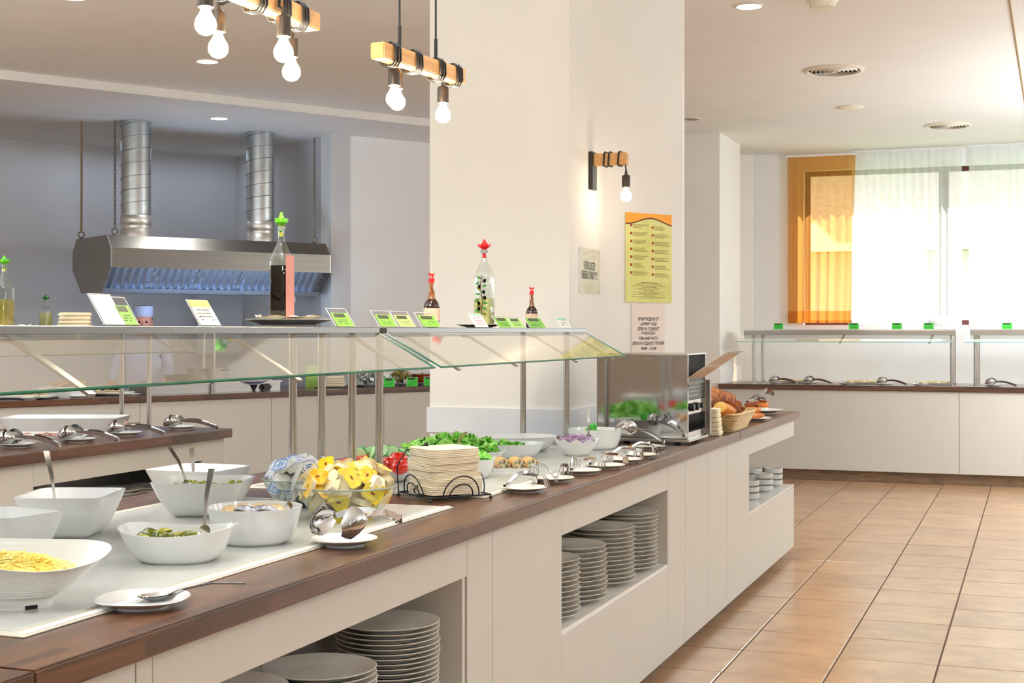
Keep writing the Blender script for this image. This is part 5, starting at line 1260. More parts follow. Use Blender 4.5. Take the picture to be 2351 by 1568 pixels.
p = Kd(968, .36, ZT + .017); t = thing('jam_bowl', 'glass bowl of dark orange jam at the column edge', 'bowl', p)
link('glass_body', bowl_mesh('glass_body', 'bowl_glass', .13, .13, .10, .6, 2, .004, None, 1.6, 32, 6), t)
o = MB().lathe([(.07, .006), (.105, .045), (.118, .085), (.01, .088)], 28).build('jam', 'jam', None, loc=p); tag(o, 'dark orange jam filling the glass bowl', 'jam')
spoon('jam_spoon', 'silver spoon standing in the jam', p + Vector((0, 0, .07)), p + Vector((.03, .05, .22)), 'steel', .016, .03)
for (px, lab) in [(893, 'small bright green card in front of the white portions'), (946, 'small bright green card in front of the jam bowl'), (985, 'small bright green card half hidden by the column')]:
    label_stand('price_card', lab, Kd(px, .10), .10, .09, R(22), PI + TH, 'card_bright', header='card_dark', hh=.25, lines=3, group='bright green cards on the kitchen counter')

# ------------------------------------------------------------------ extraction hood
U2 = Vector((.555, .832, 0)); V2 = Vector((.832, -.555, 0)); HR = math.atan2(U2.y, U2.x) - R(90)   # local y along U2, local +x = V2
H0 = Vector((-7.41, 10.58, 0)); ya, yb = -.42, 1.66
t = thing('extractor_hood', 'stainless extractor hood hanging over the kitchen', 'extractor hood', H0, HR)
prof = [(-.47, 2.105), (-.37, 2.215), (.37, 2.215), (.47, 2.105), (.47, 1.94)]
MB().rings([[(x, y, z) for x, z in [(-.47, 1.94), (-.47, 2.105), (-.37, 2.215), (.37, 2.215), (.47, 2.105), (.47, 1.94), (.455, 1.94), (.455, 2.09), (-.455, 2.09), (-.455, 1.94)]] for y in (ya + .012, yb - .012)], False, False).build('canopy', 'hood_steel', t, 20)
for yy, m_ in ((ya, 'hood_end'), (yb - .012, 'steel_brushed')):
    pts = [(-.47, 1.94), (-.47, 2.105), (-.37, 2.215), (.37, 2.215), (.47, 2.105), (.47, 1.94), (.25, 1.735), (-.25, 1.735)]
    MB().rings([[(x, y, z) for x, z in pts] for y in (yy, yy + .012)]).build('end_panel', m_, t, 0)
MB().rings([[(x, y, z) for x, z in [(-.25, 1.735), (.25, 1.735), (.27, 1.77), (-.27, 1.77)]] for y in (ya + .012, yb - .012)]).build('grease_trough', 'filter_metal', t, 0)
MB().span((-.44, ya + .02, 1.95), (.3, yb - .02, 2.08)).build('plenum', 'steel_dark', t)
nf = 5; fl_ = (yb - ya - .05) / nf
for k in range(nf):
    y0_ = ya + .025 + k * fl_; A, B = Vector((.41, 0, 1.965)), Vector((.235, 0, 1.772))
    ff = MB(); u, v = 0, fl_ - .008
    ff.rings([[A + Vector((-.012, y0_ + u, 0)), A + Vector((-.012, y0_ + v, 0)), A + Vector((-.02, y0_ + v, -.0)), A + Vector((-.02, y0_ + u, 0))], [B + Vector((-.012, y0_ + u, 0)), B + Vector((-.012, y0_ + v, 0)), B + Vector((-.02, y0_ + v, 0)), B + Vector((-.02, y0_ + u, 0))]])
    fo = ff.build('filter', 'filter_metal', t, 0)
    nb_ = 5; bw = (fl_ - .06) / nb_
    for q in range(nb_):
        u = y0_ + .026 + q * bw
        bm_ = MB(); prf = [(u + .006, 0), (u + bw * .35, .02), (u + bw * .65, .02), (u + bw - .006, 0), (u + bw * .62, .014), (u + bw * .38, .014)]
        nx = Vector((.74, 0, -.67))
        bm_.rings([[A + Vector((-.01, y_, 0)) + nx * h_ for (y_, h_) in prf], [B + Vector((-.01, y_, 0)) + nx * h_ for (y_, h_) in prf]]); bm_.build('baffle', 'filter_metal', fo, 0)
    for zz in (.3, .75):
        q = A.lerp(B, zz); MB().tube([q + Vector((.004, y0_ + fl_ - .02, 0)), q + Vector((.022, y0_ + fl_ - .018, .005)), q + Vector((.02, y0_ + fl_ - .012, -.02))], .004, 6).build('handle', 'steel', fo)
MB().box((.13, yb - .28, 1.70), (.10, .14, .06)).build('valve_box', 'steel_dark', t, bevel=.004)
MB().tube([(.13, yb - .28, 1.73), (.13, yb - .28, 1.78)], .012, 8).build('valve_stem', 'black_plastic', t)
for (lab, yy, dia) in [('left galvanised spiral duct rising from the hood to the ceiling', 0, .26), ('right galvanised spiral duct rising from the hood to the ceiling', 1.2, .255)]:
    q = H0 + U2 * yy + V2 * (-.05); dt = thing('spiral_duct', lab, 'duct', (q.x, q.y, 2.217), HR, 'ducts above the hood'); r_ = dia / 2; hh = ZS - 2.217 - .002
    MB().lathe([(r_, .19), (r_, hh)], 36, cap0=False).build('pipe', 'duct', dt, 60)
    MB().lathe([(r_ + .004, 0), (r_ + .004, .075), (r_ + .001, .08), (r_ + .001, .125), (r_ + .004, .13), (r_ + .004, .20), (r_, .205)], 36).build('sleeve', 'duct_sleeve', dt, 60)
    turns = 7; MB().tube([((r_ + .001) * math.cos(a_), (r_ + .001) * math.sin(a_), .21 + (hh - .22) * k / (turns * 24)) for k in range(turns * 24 + 1) for a_ in [2 * PI * k / 24]], .0035, 5).build('spiral_seam', 'steel_dark', dt)
def chain(lab, x, y, m_='chain', rope=False):
    q = H0 + U2 * y + V2 * x; z0_, z1_ = 2.217, ZS - .002
    t = thing('hanging_chain', lab, 'chain', (q.x, q.y, z0_), HR, 'chains holding the hood'); L_ = z1_ - z0_
    MB().tube([(0, .026 * math.cos(a_), .035 + .026 * math.sin(a_)) for a_ in [2 * PI * k / 16 for k in range(16)]], .006, 6, closed=True).build('eye_ring', 'chain', t)
    MB().lathe([(.02, 0), (.012, .012)], 10).build('mount', 'chain', t)
    n_ = int(L_ / .04); lk = MB()
    if rope: MB().tube([(0, 0, .06), (.001, .002, L_ * .5), (0, 0, L_)], .010, 6).build('rope', 'rope', t)
    else:
        for k in range(1, n_):
            s_ = k % 2; zc_ = .045 + k * .038
            if zc_ > L_: break
            lk.tube([((.009 * math.cos(a_)) * (1 - s_), (.009 * math.cos(a_)) * s_, zc_ + .024 * math.sin(a_)) for a_ in [2 * PI * j / 8 for j in range(8)]], .0042, 4, closed=True)
        o = lk.build('links', 'chain', t)
chain('rope and chain at the rear left corner of the hood', -.30, ya + .02, rope=True)
chain('chain at the front left corner of the hood', .30, ya + .10)
chain('chain at the front right corner of the hood', .30, yb - .08)
# electric box on the return wall, wall cabinet line
o = MB().box((0, 0, 0), (.5, .02, .6)).build('wall_cabinet', 'wall_paint_cool', None, bevel=.004); q = D(505, 745, 14.6); o.location = q; o.rotation_euler = (0, 0, HR + R(90)); tag(o, 'pale wall panel behind the menu card and below the hood', 'panel')
# stove block under the hood so that the kitchen is not empty
st2 = thing('stove_block', 'stainless stove block standing under the hood', 'stove', H0 + V2 * -.45, HR)
MB().span((-.42, -.35, .1), (.42, 1.6, .88)).build('body', 'steel_brushed', st2, bevel=.004)
for k in range(3): MB().box((0, 0 + .6 * k, .89), (.5, .45, .02)).build('burner', 'black_plastic', st2, bevel=.006)
for k in range(4): MB().lathe([(.03, 0), (.035, .1)], 12).build('foot', 'black_plastic', st2, loc=((-.36, .36)[k % 2], (-.28, 1.5)[k // 2], 0))

# ------------------------------------------------------------------ cook behind the kitchen counter
ck = D(328, 725, 12.55); t = thing('person', 'cook in a white cap and jacket reaching over the kitchen counter', 'person', (ck.x, ck.y, 0), math.atan2(-ck.x, ck.y) + PI * 0)
def skin_body(name, V, E, Rr, m_, parent, sub=1):
    me = bpy.data.meshes.new(name); me.from_pydata(V, E, []); o = bpy.data.objects.new(name, me); C.objects.link(o)
    md = o.modifiers.new('skin', 'SKIN'); o.modifiers.new('sub', 'SUBSURF').levels = sub
    for i, v in enumerate(me.skin_vertices[0].data): v.radius = (Rr[i], Rr[i]) if not isinstance(Rr[i], tuple) else Rr[i]
    me.skin_vertices[0].data[0].use_root = True
    dg = bpy.context.evaluated_depsgraph_get(); em = bpy.data.meshes.new_from_object(o.evaluated_get(dg)); bpy.data.objects.remove(o)
    em.shade_smooth(); em.materials.append(M[m_]); return link(name, em, parent)
# local frame: person faces -y (towards the camera)
V = [(0, 0, .92), (0, 0, 1.08), (0, 0, 1.26), (0, 0, 1.36), (-.17, 0, 1.32), (-.24, -.10, 1.10), (-.26, -.32, .98), (.17, 0, 1.32), (.23, -.04, 1.08), (.20, -.24, 1.0), (-.09, 0, .86), (-.10, -.02, .48), (-.10, .02, .08), (.09, 0, .86), (.10, -.02, .48), (.10, .02, .08)]
E = [(0, 1), (1, 2), (2, 3), (2, 4), (4, 5), (5, 6), (2, 7), (7, 8), (8, 9), (0, 10), (10, 11), (11, 12), (0, 13), (13, 14), (14, 15)]
Rr = [(.15, .11), (.15, .11), (.17, .11), .06, .06, .048, .036, .06, .048, .036, .09, .065, .05, .09, .065, .05]
skin_body('body', V, E, Rr, 'chef_white', t)
hd = MB(); hd.lathe([(.02, 1.34), (.05, 1.36), (.062, 1.385), (.074, 1.42), (.08, 1.47), (.08, 1.52), (.07, 1.57), (.04, 1.595), (.005, 1.60)], 20, sy=1.2)
hd.lathe([(.045, 1.30), (.045, 1.40)], 14)
hd.add([(-.012, -.095, 1.455), (.012, -.095, 1.455), (0, -.093, 1.50), (0, -.118, 1.455)], [(0, 1, 3), (1, 2, 3), (2, 0, 3)])
hd.build('head', 'skin', t, 60)
for s_ in (-1, 1):
    MB().lathe([(.010 * math.sin(PI * u / 6) + .0002, -.010 * math.cos(PI * u / 6)) for u in range(7)], 10).build('eye', 'vinegar', t, 60, loc=(s_ * .03, -.087, 1.485))
    MB().lathe([(.018 * math.sin(PI * u / 6) + .0002, -.028 * math.cos(PI * u / 6)) for u in range(7)], 10, sx=.5).build('ear', 'skin', t, 60, loc=(s_ * .08, 0, 1.48))
MB().tube([(-.02, -.092, 1.425), (0, -.095, 1.422), (.02, -.092, 1.425)], .004, 6).build('mouth', 'tomato_flesh', t)
MB().lathe([(.082, 1.53), (.086, 1.535), (.088, 1.60), (.085, 1.625), (.03, 1.635)], 24, sy=1.2).build('cap', 'chef_white', t, 40)
MB().lathe([(.081, 1.46), (.083, 1.50), (.081, 1.54)], 20, cap0=False, cap1=False, sy=1.2).build('hair', 'hair', t, 40, loc=(0, .012, 0))
for (wx, wy, wz) in ((-.26, -.34, .975), (.20, -.26, .995)):
    V = [(0, 0, 0), (0, -.05, -.005), (0, -.085, -.01)]; E = [(0, 1), (1, 2)]; Rr = [.026, (.036, .016), (.036, .013)]
    for k in range(4):
        b_ = len(V); x = -.03 + .02 * k; V += [(x, -.11, -.014), (x * 1.05, -.14 - (.01 if k in (1, 2) else 0), -.025), (x * 1.05, -.155 - (.01 if k in (1, 2) else 0), -.04)]; E += [(2, b_), (b_, b_ + 1), (b_ + 1, b_ + 2)]; Rr += [.0095, .009, .0075]
    b_ = len(V); V += [(.045, -.05, -.012), (.06, -.085, -.022)]; E += [(1, b_), (b_, b_ + 1)]; Rr += [.011, .009]
    o = skin_body('hand', V, E, Rr, 'skin', t); o.location = (wx, wy, wz)

# ------------------------------------------------------------------ rear counter by the window
t = thing('rear_counter', 'cream counter under the curtained window', 'counter', (0, 13.9, 0))
RX0, RX1, RY = -2.86, 5.0, 13.5
MB().span((RX0, RY + .045 - 13.9, .10), (RX1, 14.44 - 13.9, .855)).build('body', 'cabinet_inside', t)
xs_ = [RX0, onY(2202, RY + .03).x, .75, 2.2, 3.6, RX1]
for k in range(len(xs_) - 1): MB().span((xs_[k] + .002, RY + .026 - 13.9, .105), (xs_[k + 1] - .002, RY + .045 - 13.9, .853)).build('panel', 'cabinet', t, bevel=.0012, seg=1)
MB().span((RX0, RY + .06 - 13.9, 0), (RX1, 14.40 - 13.9, .10)).build('kickboard', 'kick_wood', t)
o = MB().box((0, 0, 0), (.95, RX1 - RX0 + .03, TT)).build('worktop', 'walnut', None, bevel=.004, loc=((RX0 + RX1) / 2, RY + .475, ZT - TT / 2), rz=R(90)); tag(o, 'dark walnut worktop under the window', 'worktop')
def rear_guard(x0, x1, label, posts):
    t = thing('sneeze_guard', label, 'sneeze guard', ((x0 + x1) / 2, 13.92, ZT), 0, 'sneeze guards under the window'); L_ = x1 - x0
    MB().box((0, 0, .515), (L_, .32, .012)).build('shelf', 'steel', t, bevel=.002, seg=1)
    MB().box((0, -.154, .49), (L_, .012, .045)).build('front_rail', 'steel_brushed', t, bevel=.002, seg=1)
    for (x, dy) in posts: MB().lathe([(.020, 0), (.020, .510)], 16).build('post', 'steel', t, 60, loc=(x - (x0 + x1) / 2, dy, 0))
    g = MB(); g.rings([[Vector((-L_ / 2 - .04, -.16, .47)), Vector((L_ / 2 - .02, -.16, .47))], [Vector((-L_ / 2 - .04, -.34, .405)), Vector((L_ / 2 - .02, -.34, .405))]], False, False, False); g.build('glass_pane', 'pane', t, 0)
    MB().tube([(-L_ / 2 - .04, -.34, .405), (L_ / 2 - .02, -.34, .405)], .005, 6).build('glass_edge', 'glass_edge_pale', t)
    for x in (-.02, L_ / 2 - .2): MB().strip([(x, -.15, .475), (x - .02, -.345, .395)], (1, 0, 0), .02, .006).build('glass_bracket', 'steel', t)
rear_guard(-2.68, -.71, 'left sneeze guard under the window', [(-2.60, -.05), (-2.53, .05), (-.745, -.05), (-.705 - .03, .05)])
rear_guard(-.58, 1.55, 'right sneeze guard under the window, cut by the view', [(-.535, -.05), (1.5, -.05), (-.52, .05), (1.5, .05)])
for (px, lab) in [(1787, 'bright green card at the left end of the rear guard'), (1960, 'bright green card left of centre on the rear guard'), (2059, 'bright green card right of centre on the rear guard'), (2132, 'bright green card near the right end of the left rear guard'), (2312, 'bright green card on the right rear guard')]:
    p = onY(px, 13.86); label_stand('price_card', lab, (p.x, 13.86, ZT + .521), .095, .062, R(12), PI, 'card_bright', header='card_dark', hh=.22, lines=2, group='bright green cards on the rear guards')
for n_, (px, kk, lab) in enumerate([(1783, TFK, 'first from the column'), (1862, TSP, 'second from the column'), (1946, None, 'third from the column'), (2031, TFK, 'fourth from the column'), (2113, None, 'beside the pair of posts'), (2280, TSP, 'under the right rear guard')]):
    p = onY(px, 13.62); p.z = ZT
    tag(link('side_plate', SIDW, None, p), 'white saucer on the rear counter, %s' % lab, 'plate', 'saucers on the rear counter')
    if kk: tongs(TSER if kk is TSP else TSLO, p + Vector((.20, -.03, .004)), R(172), 'silver tongs on the rear counter, %s' % lab, 'tongs on the rear counter')
    else: spoon('serving_spoon', 'silver spoon on the rear counter saucer, %s' % lab, p + Vector((-.02, 0, .02)), p + Vector((.18, .03, .045)), 'steel', .018, .05, 'spoons on the rear counter')
for (px, lab) in [(1815, 'white platter behind the first saucers of the rear counter'), (1980, 'white platter in the middle of the rear counter'), (2150, 'white platter by the pair of posts on the rear counter')]:
    p = onY(px, 13.95); o = link('platter', bowl_mesh('platter', 'porcelain', .19, .12, .02, .85, 5, .005, None, 1, 36, 3), None, (p.x, 13.95, ZT)); tag(o, lab, 'platter', 'platters on the rear counter')
    for k in range(5):
        o = MB().lathe([(.028, 0), (.034, .008), (.02, .02), (.002, .022)], 12, sx=1.3).build('bread_roll', 'food_yellow', None, 60, loc=(p.x - .12 + .06 * k, 13.95 + .03 * (k % 2), ZT + .012)); tag(o, 'pale bread roll on the %s' % lab, 'bread', 'rolls on the rear counter platters')

# ------------------------------------------------------------------ column fittings: wall lamp, posters, notices
def bulb(parent, loc, energy, nm='bulb', s=1.0):
    """socket, cap, envelope and filament hanging at loc (centre of the glass)"""
    x, y, z = loc; k = s
    MB().lathe([(.0235 * k, .045 * k), (.0255 * k, .047 * k), (.0255 * k, .112 * k), (.022 * k, .118 * k), (.010 * k, .122 * k), (.007 * k, .150 * k)], 22).build('socket', 'socket_metal', parent, 40, loc=loc)
    e = MB().lathe([(.014 * k, .055 * k), (.015 * k, .040 * k), (.022 * k, .024 * k), (.032 * k, .008 * k), (.0355 * k, -.008 * k), (.033 * k, -.024 * k), (.022 * k, -.038 * k), (.008 * k, -.0435 * k), (.0005, -.044 * k)], 24, cap0=False).build('bulb', 'bulb_glass', parent, 60, loc=loc)
    fm = MB()
    for a_ in range(6):
        c_, s_ = math.cos(a_ * PI / 3), math.sin(a_ * PI / 3); fm.tube([(.004 * c_, .004 * s_, .03 * k), (.014 * c_ * k, .014 * s_ * k, -.016 * k)], .0022, 5)
    fm.build('filament', 'filament', e, 40)
    return e
def pendant(label, a_, b_, bulbs, cables, nloops):
    a_, b_ = Vector(a_), Vector(b_); mid = (a_ + b_) / 2; d = (b_ - a_).normalized(); rz = math.atan2(d.y, d.x) - R(90); L_ = (b_ - a_).length
    t = thing('pendant_lamp', label, 'lamp', mid, rz, 'wooden beam pendant lamps'); inv = Matrix.Rotation(-rz, 3, 'Z'); hs = .025
    MB().box((0, 0, 0), (hs * 2, L_, hs * 2)).build('beam', 'pine', t, bevel=.003)
    for y_ in cables:
        MB().tube([(0, y_, hs), (0, y_, ZC - mid.z)], .0035, 8).build('cable', 'black_wire', t)
        MB().tube([(0, y_, hs), (0, y_, hs + .075)], .006, 8).build('cable_grip', 'black_metal', t)
    for y_ in nloops:
        for k in range(3):
            q = hs + .005; yy = y_ + k * .015; sl = .010
            MB().tube([(-q, yy, -q * .6), (-q, yy + sl * .2, q * .6), (-q * .6, yy + sl * .3, q), (q * .6, yy + sl * .5, q * 1.1), (q, yy + sl * .6, q * .6), (q, yy + sl * .8, -q * .6), (q * .6, yy + sl * .9, -q * 1.25), (-q * .6, yy + sl, -q * 1.25)], .0036, 7, closed=True).build('cord_loop', 'black_wire', t, 60)
    for (p, sgn) in bulbs:
        lp = inv @ (Vector(p) - mid); lp = Vector((lp.x, lp.y, lp.z)); bulb(t, lp, 20, s=.76)
        xs_ = math.copysign(hs + .006, lp.x) if abs(lp.x) > .005 else 0
        MB().tube([(lp.x, lp.y, lp.z + .111), (lp.x * .8 + xs_ * .2, lp.y, (lp.z + .13) * .5 - .02), (xs_, lp.y, -hs * .3), (xs_, lp.y + .005, hs * .8)], .0042, 7).build('cord', 'black_wire', t)
        lamp('bulb_or_fill_light', 'POINT', Vector(p), 9.5, (1.0, .87, .70), shadow_soft_size=.03)
def Pz(px, py, z): return P(px, py, z)
ZBM, ZBL = 1.41 + 1.14 * .76, 1.41 + .975 * .76
e1 = Pz(718, 52, ZBM); 
pendant('beam pendant lamp at the upper left, cut by the top edge', (e1.x + .0, e1.y - .595, ZBM), e1, [(Pz(472, 50, ZBL), 1), (Pz(501, 105, ZBL), -1), (Pz(651, 115, ZBL), 1), (Pz(669, 160, ZBL), -1)], (-.15, .115), (-.21, -.045, .08, .18))
e0, e1 = Pz(866, 115, ZBM), Pz(1055, 177, ZBM)
pendant('beam pendant lamp hanging in front of the column', e0, e1, [(Pz(905, 222, ZBL), 1), (Pz(912, 230, ZBL), -1), (Pz(1017, 260, ZBL), 1)], (-.13, .10), (-.21, -.075, .075, .19))
# wall lamp on the column's right face
pl = onX(1356, c1[0], 393); t = thing('wall_lamp', 'wooden arm wall lamp with one bare bulb on the column', 'lamp', (c1[0], pl.y, pl.z))
MB().box((.011, 0, 0), (.022, .075, .19)).build('wall_plate', 'black_metal', t, bevel=.002)
MB().box((.022 + .085, 0, .055), (.17, .05, .06)).build('arm', 'pine', t, bevel=.003)
for x in (.075, .10, .15):
    MB().tube([(x, -.029, .022), (x + .004, -.029, .08), (x + .006, -.02, .09), (x + .01, .02, .09), (x + .012, .029, .08), (x + .012, .029, .03), (x + .006, .02, .020), (x + .002, -.02, .020)], .0042, 7, closed=True).build('cord_loop', 'black_wire', t, 60)
bl = Vector((.185, 0, -.125)); bulb(t, bl, 20, s=.82); MB().tube([(bl.x, 0, bl.z + .12), (bl.x - .004, 0, .03), (bl.x - .02, 0, .088), (.15, .01, .09)], .004, 7).build('cord', 'black_wire', t)
lamp('bulb_or_fill_light', 'POINT', (c1[0] + .185, pl.y, pl.z - .125), 1.6, (1.0, .84, .64), shadow_soft_size=.03)

def text_mesh(body, size, m_, parent, name='lettering', shear=0, align='CENTER', bold=.0):
    cu = bpy.data.curves.new(name, 'FONT'); cu.body = body; cu.size = size; cu.align_x = align; cu.align_y = 'CENTER'; cu.shear = shear; cu.offset = bold
    to = bpy.data.objects.new('tmp', cu); C.objects.link(to); dg = bpy.context.evaluated_depsgraph_get()
    me = bpy.data.meshes.new_from_object(to.evaluated_get(dg)); bpy.data.objects.remove(to)
    me.materials.append(M[m_]); return link(name, me, parent)
# frame on the oblique face c2-c3: local x along face, local z up, local -y outwards
fd = Vector((c3[0] - c2[0], c3[1] - c2[1], 0)).normalized(); frz = math.atan2(fd.y, fd.x); fn = Vector((fd.y, -fd.x, 0))
def onF(px, py):
    tt = (px - CX) / F; dx, dy = -st + ct * tt, ct + st * tt
    det = fd.x * -dy - fd.y * -dx; k = ((-c2[0]) * -dy - (-c2[1]) * -dx) / det
    q = Vector((c2[0], c2[1], 0)) + fd * k; d = -st * q.x + ct * q.y
    return Vector((q.x, q.y, H - (py - CY) * d / F))
pa, pb = onF(1435, 694), onF(1541, 695); pt = onF(1435, 487); W_ = (Vector((pb.x, pb.y)) - Vector((pa.x, pa.y))).length; Hh = pt.z - pa.z
t = thing('menu_poster', 'tall green poster with an orange wavy top on the column', 'poster', Vector((pa.x, pa.y, pa.z)) + fn * .001, frz)
MB().span((0, -.003, 0), (W_, -.001, Hh)).build('sheet', 'poster_green', t, 0)
n_ = 24; wave = [(W_ * k / n_, Hh * (.905 + .03 * math.sin(2 * PI * (k / n_ - .30)) + .012 * math.sin(PI * k / n_))) for k in range(n_ + 1)]
MB().rings([[Vector((x, -.0034, z)) for x, z in wave], [Vector((x, -.0034, Hh)) for x, z in wave]], False, False, False).build('orange_band', 'poster_orange', t, 0)
MB().rings([[Vector((x, -.0038, z - .0035)) for x, z in wave], [Vector((x, -.0038, z + .0035)) for x, z in wave]], False, False, False).build('brown_line', 'poster_line', t, 0)
rnd = random.Random(2)
ic, tx_, t2 = MB(), MB(), MB()
for c_ in range(2):
    for r_ in range(7):
        x, z = W_ * (.12 if c_ == 0 else .58), Hh * (.86 - .088 * r_ - (.015 if c_ else 0))
        ic.span((x - W_ * .022, -.0038, z - Hh * .013), (x + W_ * .022, -.0035, z + Hh * .013))
        for k in range(4): tx_.span((x + W_ * .04, -.0038, z + Hh * (.012 - .0125 * k) - .0011), (x + W_ * (.04 + rnd.uniform(.17, .34)), -.0036, z + Hh * (.012 - .0125 * k) + .0011))
for k in range(14):
    w2 = rnd.uniform(.18, .38) * W_; z = Hh * (.225 - .0135 * k); dst = t2 if k in (0, 4, 7, 11) else tx_; w2 = w2 * (.5 if dst is t2 else 1)
    dst.span((W_ / 2 - w2, -.0038, z - .001), (W_ / 2 + w2, -.0036, z + .001))
ic.build('icon', 'ink_red', t, 0)['kind'] = 'stuff'
tx_.build('small_print', 'ink_brown', t, 0)['kind'] = 'stuff'; t2.build('bold_print', 'ink', t, 0)['kind'] = 'stuff'
# notice below
na, nb2, nt_ = onF(1449, 808), onF(1525, 808), onF(1449, 697); NW = (Vector((nb2.x, nb2.y)) - Vector((na.x, na.y))).length; NH = nt_.z - na.z
t = thing('paper_notice', 'white paper notice in Cyrillic capitals under the green poster', 'notice', Vector((na.x, na.y, na.z)) + fn * .001, frz)
MB().span((0, -.002, -.01), (NW, -.001, NH)).build('sheet', 'paper', t, 0)
for k, (tx, py) in enumerate([('ПРОИЗВЕДЕНО ОТ', 733), ('„НОРМА“ ООД', 744), ('СРОК НА ГОДНОСТ', 755.5), ('ЗАКУСКА:', 765.5), ('7:30-10:00 ЧАСА', 777), ('СРОК НА ГОДНОСТ ВЕЧЕРЯ:', 788.5), ('18:00 - 21:00', 800)]):
    o = text_mesh(tx, .0215, 'ink', t, 'lettering', .25, bold=.0006); o.location = (NW / 2, -.0026, onF(1487, py).z - na.z); o.rotation_euler = (R(90), 0, 0)
    wd = o.dimensions.x if o.dimensions.x > 0 else .1
    lim = NW * [.64, .5, .66, .46, .58, .97, .47][k]; s_ = lim / max(.01, max(v.co.x for v in o.data.vertices) - min(v.co.x for v in o.data.vertices)); o.scale = (s_, 1.0, 1)
# sign on the X face
sa, sb = onX(1328, c1[0], 672), onX(1375, c1[0], 677); sz = onX(1328, c1[0], 566).z
t = thing('acrylic_sign', 'clear sign saying for sliced bread only, on the column', 'sign', (c1[0] + .001, sa.y, sa.z), R(90)); SW, SH = sb.y - sa.y, sz - sa.z
MB().span((0, -.004, 0), (SW, -.001, SH)).build('plate', 'acrylic', t, 0)
for (x, z) in ((.012, .012), (SW - .012, .012), (.012, SH - .012), (SW - .012, SH - .012)): MB().lathe([(.005, 0), (.005, .004), (.002, .005)], 10, m=Matrix.Rotation(R(90), 3, 'X')).build('screw', 'steel', t, loc=(x, -.004, z))
for (tx, f_, w2) in (('FOR SLICED', .605, .52), ('BREAD ONLY !!!', .40, .72)):
    o = text_mesh(tx, .062, 'ink', t, bold=.0004); o.location = (SW / 2, -.0046, SH * f_); o.rotation_euler = (R(90), 0, 0)
    s_ = SW * w2 / max(.01, max(v.co.x for v in o.data.vertices) - min(v.co.x for v in o.data.vertices)); o.scale = (s_, .9, 1)

# ------------------------------------------------------------------ ceiling fittings
def downlight(px, py, z, label, on=True, r=.085):
    p = P(px, py, z); t = thing('downlight', label, 'ceiling light', (p.x, p.y, z), 0, 'recessed ceiling lights')
    MB().lathe([(r, 0), (r, -.006), (r * .88, -.008), (r * .86, -.003)], 32, cap0=False, cap1=False).build('trim_ring', 'vent_white', t)
    MB().lathe([(r * .87, -.0035), (r * .2, -.004)], 32).build('diffuser', 'downlight' if on else 'grey_disc', t)
    if on:
        lamp('downlight_or_fill_lamp', 'SPOT', (p.x, p.y, z - .03), 60, (.90, .965, 1.0), (0, 0, 0), spot_size=R(130), spot_blend=.8, shadow_soft_size=.07)
downlight(1720, 13, ZC, 'lit round downlight at the top right of centre')
downlight(476, 140, ZC, 'lit round downlight behind the left pendant bulbs')
downlight(503, 271, ZS, 'lit round downlight above the hood')
downlight(168, -8, ZC, 'lit round downlight at the top left edge')
downlight(80, 176, ZC, 'unlit grey downlight at the upper left', False, .10)
downlight(1585, 273, ZC, 'unlit grey downlight beside the column edge', False, .09)
p = P(1952, 246, ZC); o = MB().lathe([(.115, 0), (.115, -.006), (.105, -.010), (.01, -.011)], 32).build('ceiling_cover', 'vent_white', None, loc=(p.x, p.y, ZC)); tag(o, 'flat white round cover in the ceiling between the two vents', 'cover')
for (px, py, r_, lab) in [(1915, 160, .215, 'round air vent with rings, nearer one'), (2177, 287, .21, 'round air vent with rings, nearer the window')]:
    p = P(px, py, ZC); t = thing('air_vent', lab, 'air vent', (p.x, p.y, ZC), 0, 'round ceiling vents')
    MB().lathe([(r_, 0), (r_, -.010), (r_ * .9, -.016), (r_ * .84, -.004)], 40, cap0=False, cap1=False).build('flange', 'vent_white', t)
    MB().lathe([(r_ * .84, -.002), (.01, -.002)], 32).build('backing', 'vent_dark', t)
    for k in range(5):
        rr = r_ * (.74 - .14 * k); MB().lathe([(rr, -.018), (rr + r_ * .05, -.004), (rr + r_ * .055, -.004), (rr + .006, -.020)], 40, cap0=False, cap1=False).build('ring', 'vent_white', t)
    MB().lathe([(r_ * .10, -.003), (r_ * .10, -.02), (.004, -.021)], 24).build('hub', 'vent_white', t)
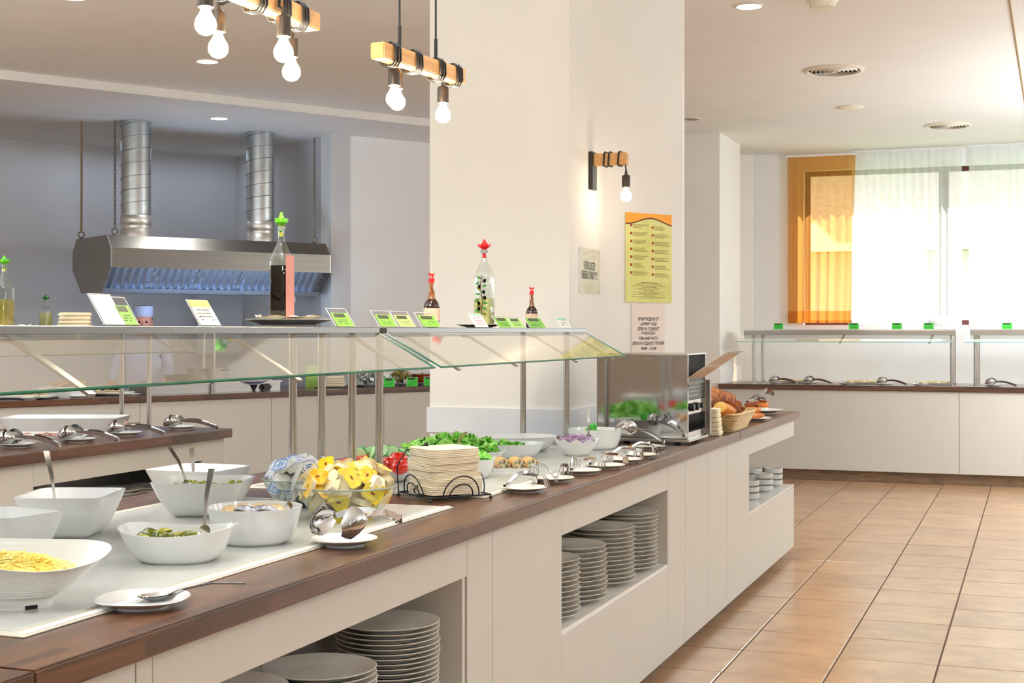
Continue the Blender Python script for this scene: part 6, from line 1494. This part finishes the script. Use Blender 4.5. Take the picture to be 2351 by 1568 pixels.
for (px, py, z, s_, lab) in [(220, 209, ZC, .055, 'small smoke detector near the step in the ceiling'), (1888, -4, ZC, .09, 'smoke detector at the top edge of the view')]:
    p = P(px, py, z); t = thing('smoke_detector', lab, 'smoke detector', (p.x, p.y, z), 0, 'smoke detectors')
    MB().lathe([(s_ * 1.0, 0), (s_ * 1.0, -.02), (s_ * .85, -.03), (s_ * .8, -.055), (s_ * .3, -.06)], 28).build('housing', 'detector', t, 40)
    MB().lathe([(s_ * .82, -.034), (s_ * .82, -.048)], 12, cap0=False, cap1=False).build('slots', 'ink', t, 0)

# added cool area lights without fixtures: one before the hood, one below the ceiling
q = H0 + U2 * .6 + V2 * .10
q = H0 + U2 * .6 + V2 * .85
lamp('hood_fill', 'AREA', (q.x, q.y, 1.55), 10, (.50, .72, 1.0), (0, R(180 - 35), HR), shape='RECTANGLE', size=.2, size_y=1.6)
q = H0 + U2 * .6 + V2 * -1.4
lamp('kitchen_light', 'AREA', (q.x, q.y, 3.2), 5, (.70, .82, 1.0), (0, 0, HR), shape='RECTANGLE', size=.4, size_y=2.4)
# added point lights outside the view, filling the room and its ceiling with light
for (x, y, e) in ((1.9, 2.4, 46), (1.9, 6.2, 40), (2.2, 10.2, 50), (-5.2, 3.2, 58), (-2.2, -1.2, 58), (1.9, -1.2, 58), (-7.6, 3.6, 58), (3.8, 12.4, 58), (0.9, 10.6, 38), (1.2, 11.8, 42), (0.8, 12.5, 62)):
    lamp('bulb_or_fill_light', 'POINT', (x, y, 1.75 if y > 12.45 else 2.1), e, (.90, .965, 1.0), shadow_soft_size=.12)
# added upward area lights outside the view, brightening the ceiling
for (x, y, e) in ((2.8, 4.0, 80), (2.8, 8.5, 70), (2.8, 12.5, 50), (-2.4, 1.2, 90), (-5.6, 2.2, 90), (-8.6, 3.2, 70)):
    lamp('ceiling_fill', 'AREA', (x, y, 2.3), e * 1.15, (.86, .95, 1.0), (R(180), 0, 0), shape='DISK', size=.8)
# added spots outside the view, filling in light beyond the seen downlights
for (x, y) in ((-1.6, 4.4), (-1.6, .8), (1.6, 4.4), (1.6, 8.3), (1.6, .8), (-4.6, 4.4), (-4.6, .8), (-7.4, 5.0), (1.6, 12.0), (-3.4, 6.8), (-5.2, 6.3), (0.9, 11.2)):
    lamp('downlight_or_fill_lamp', 'SPOT', (x, y, ZC - .03), 75, (.90, .965, 1.0), spot_size=R(130), spot_blend=.8, shadow_soft_size=.07)
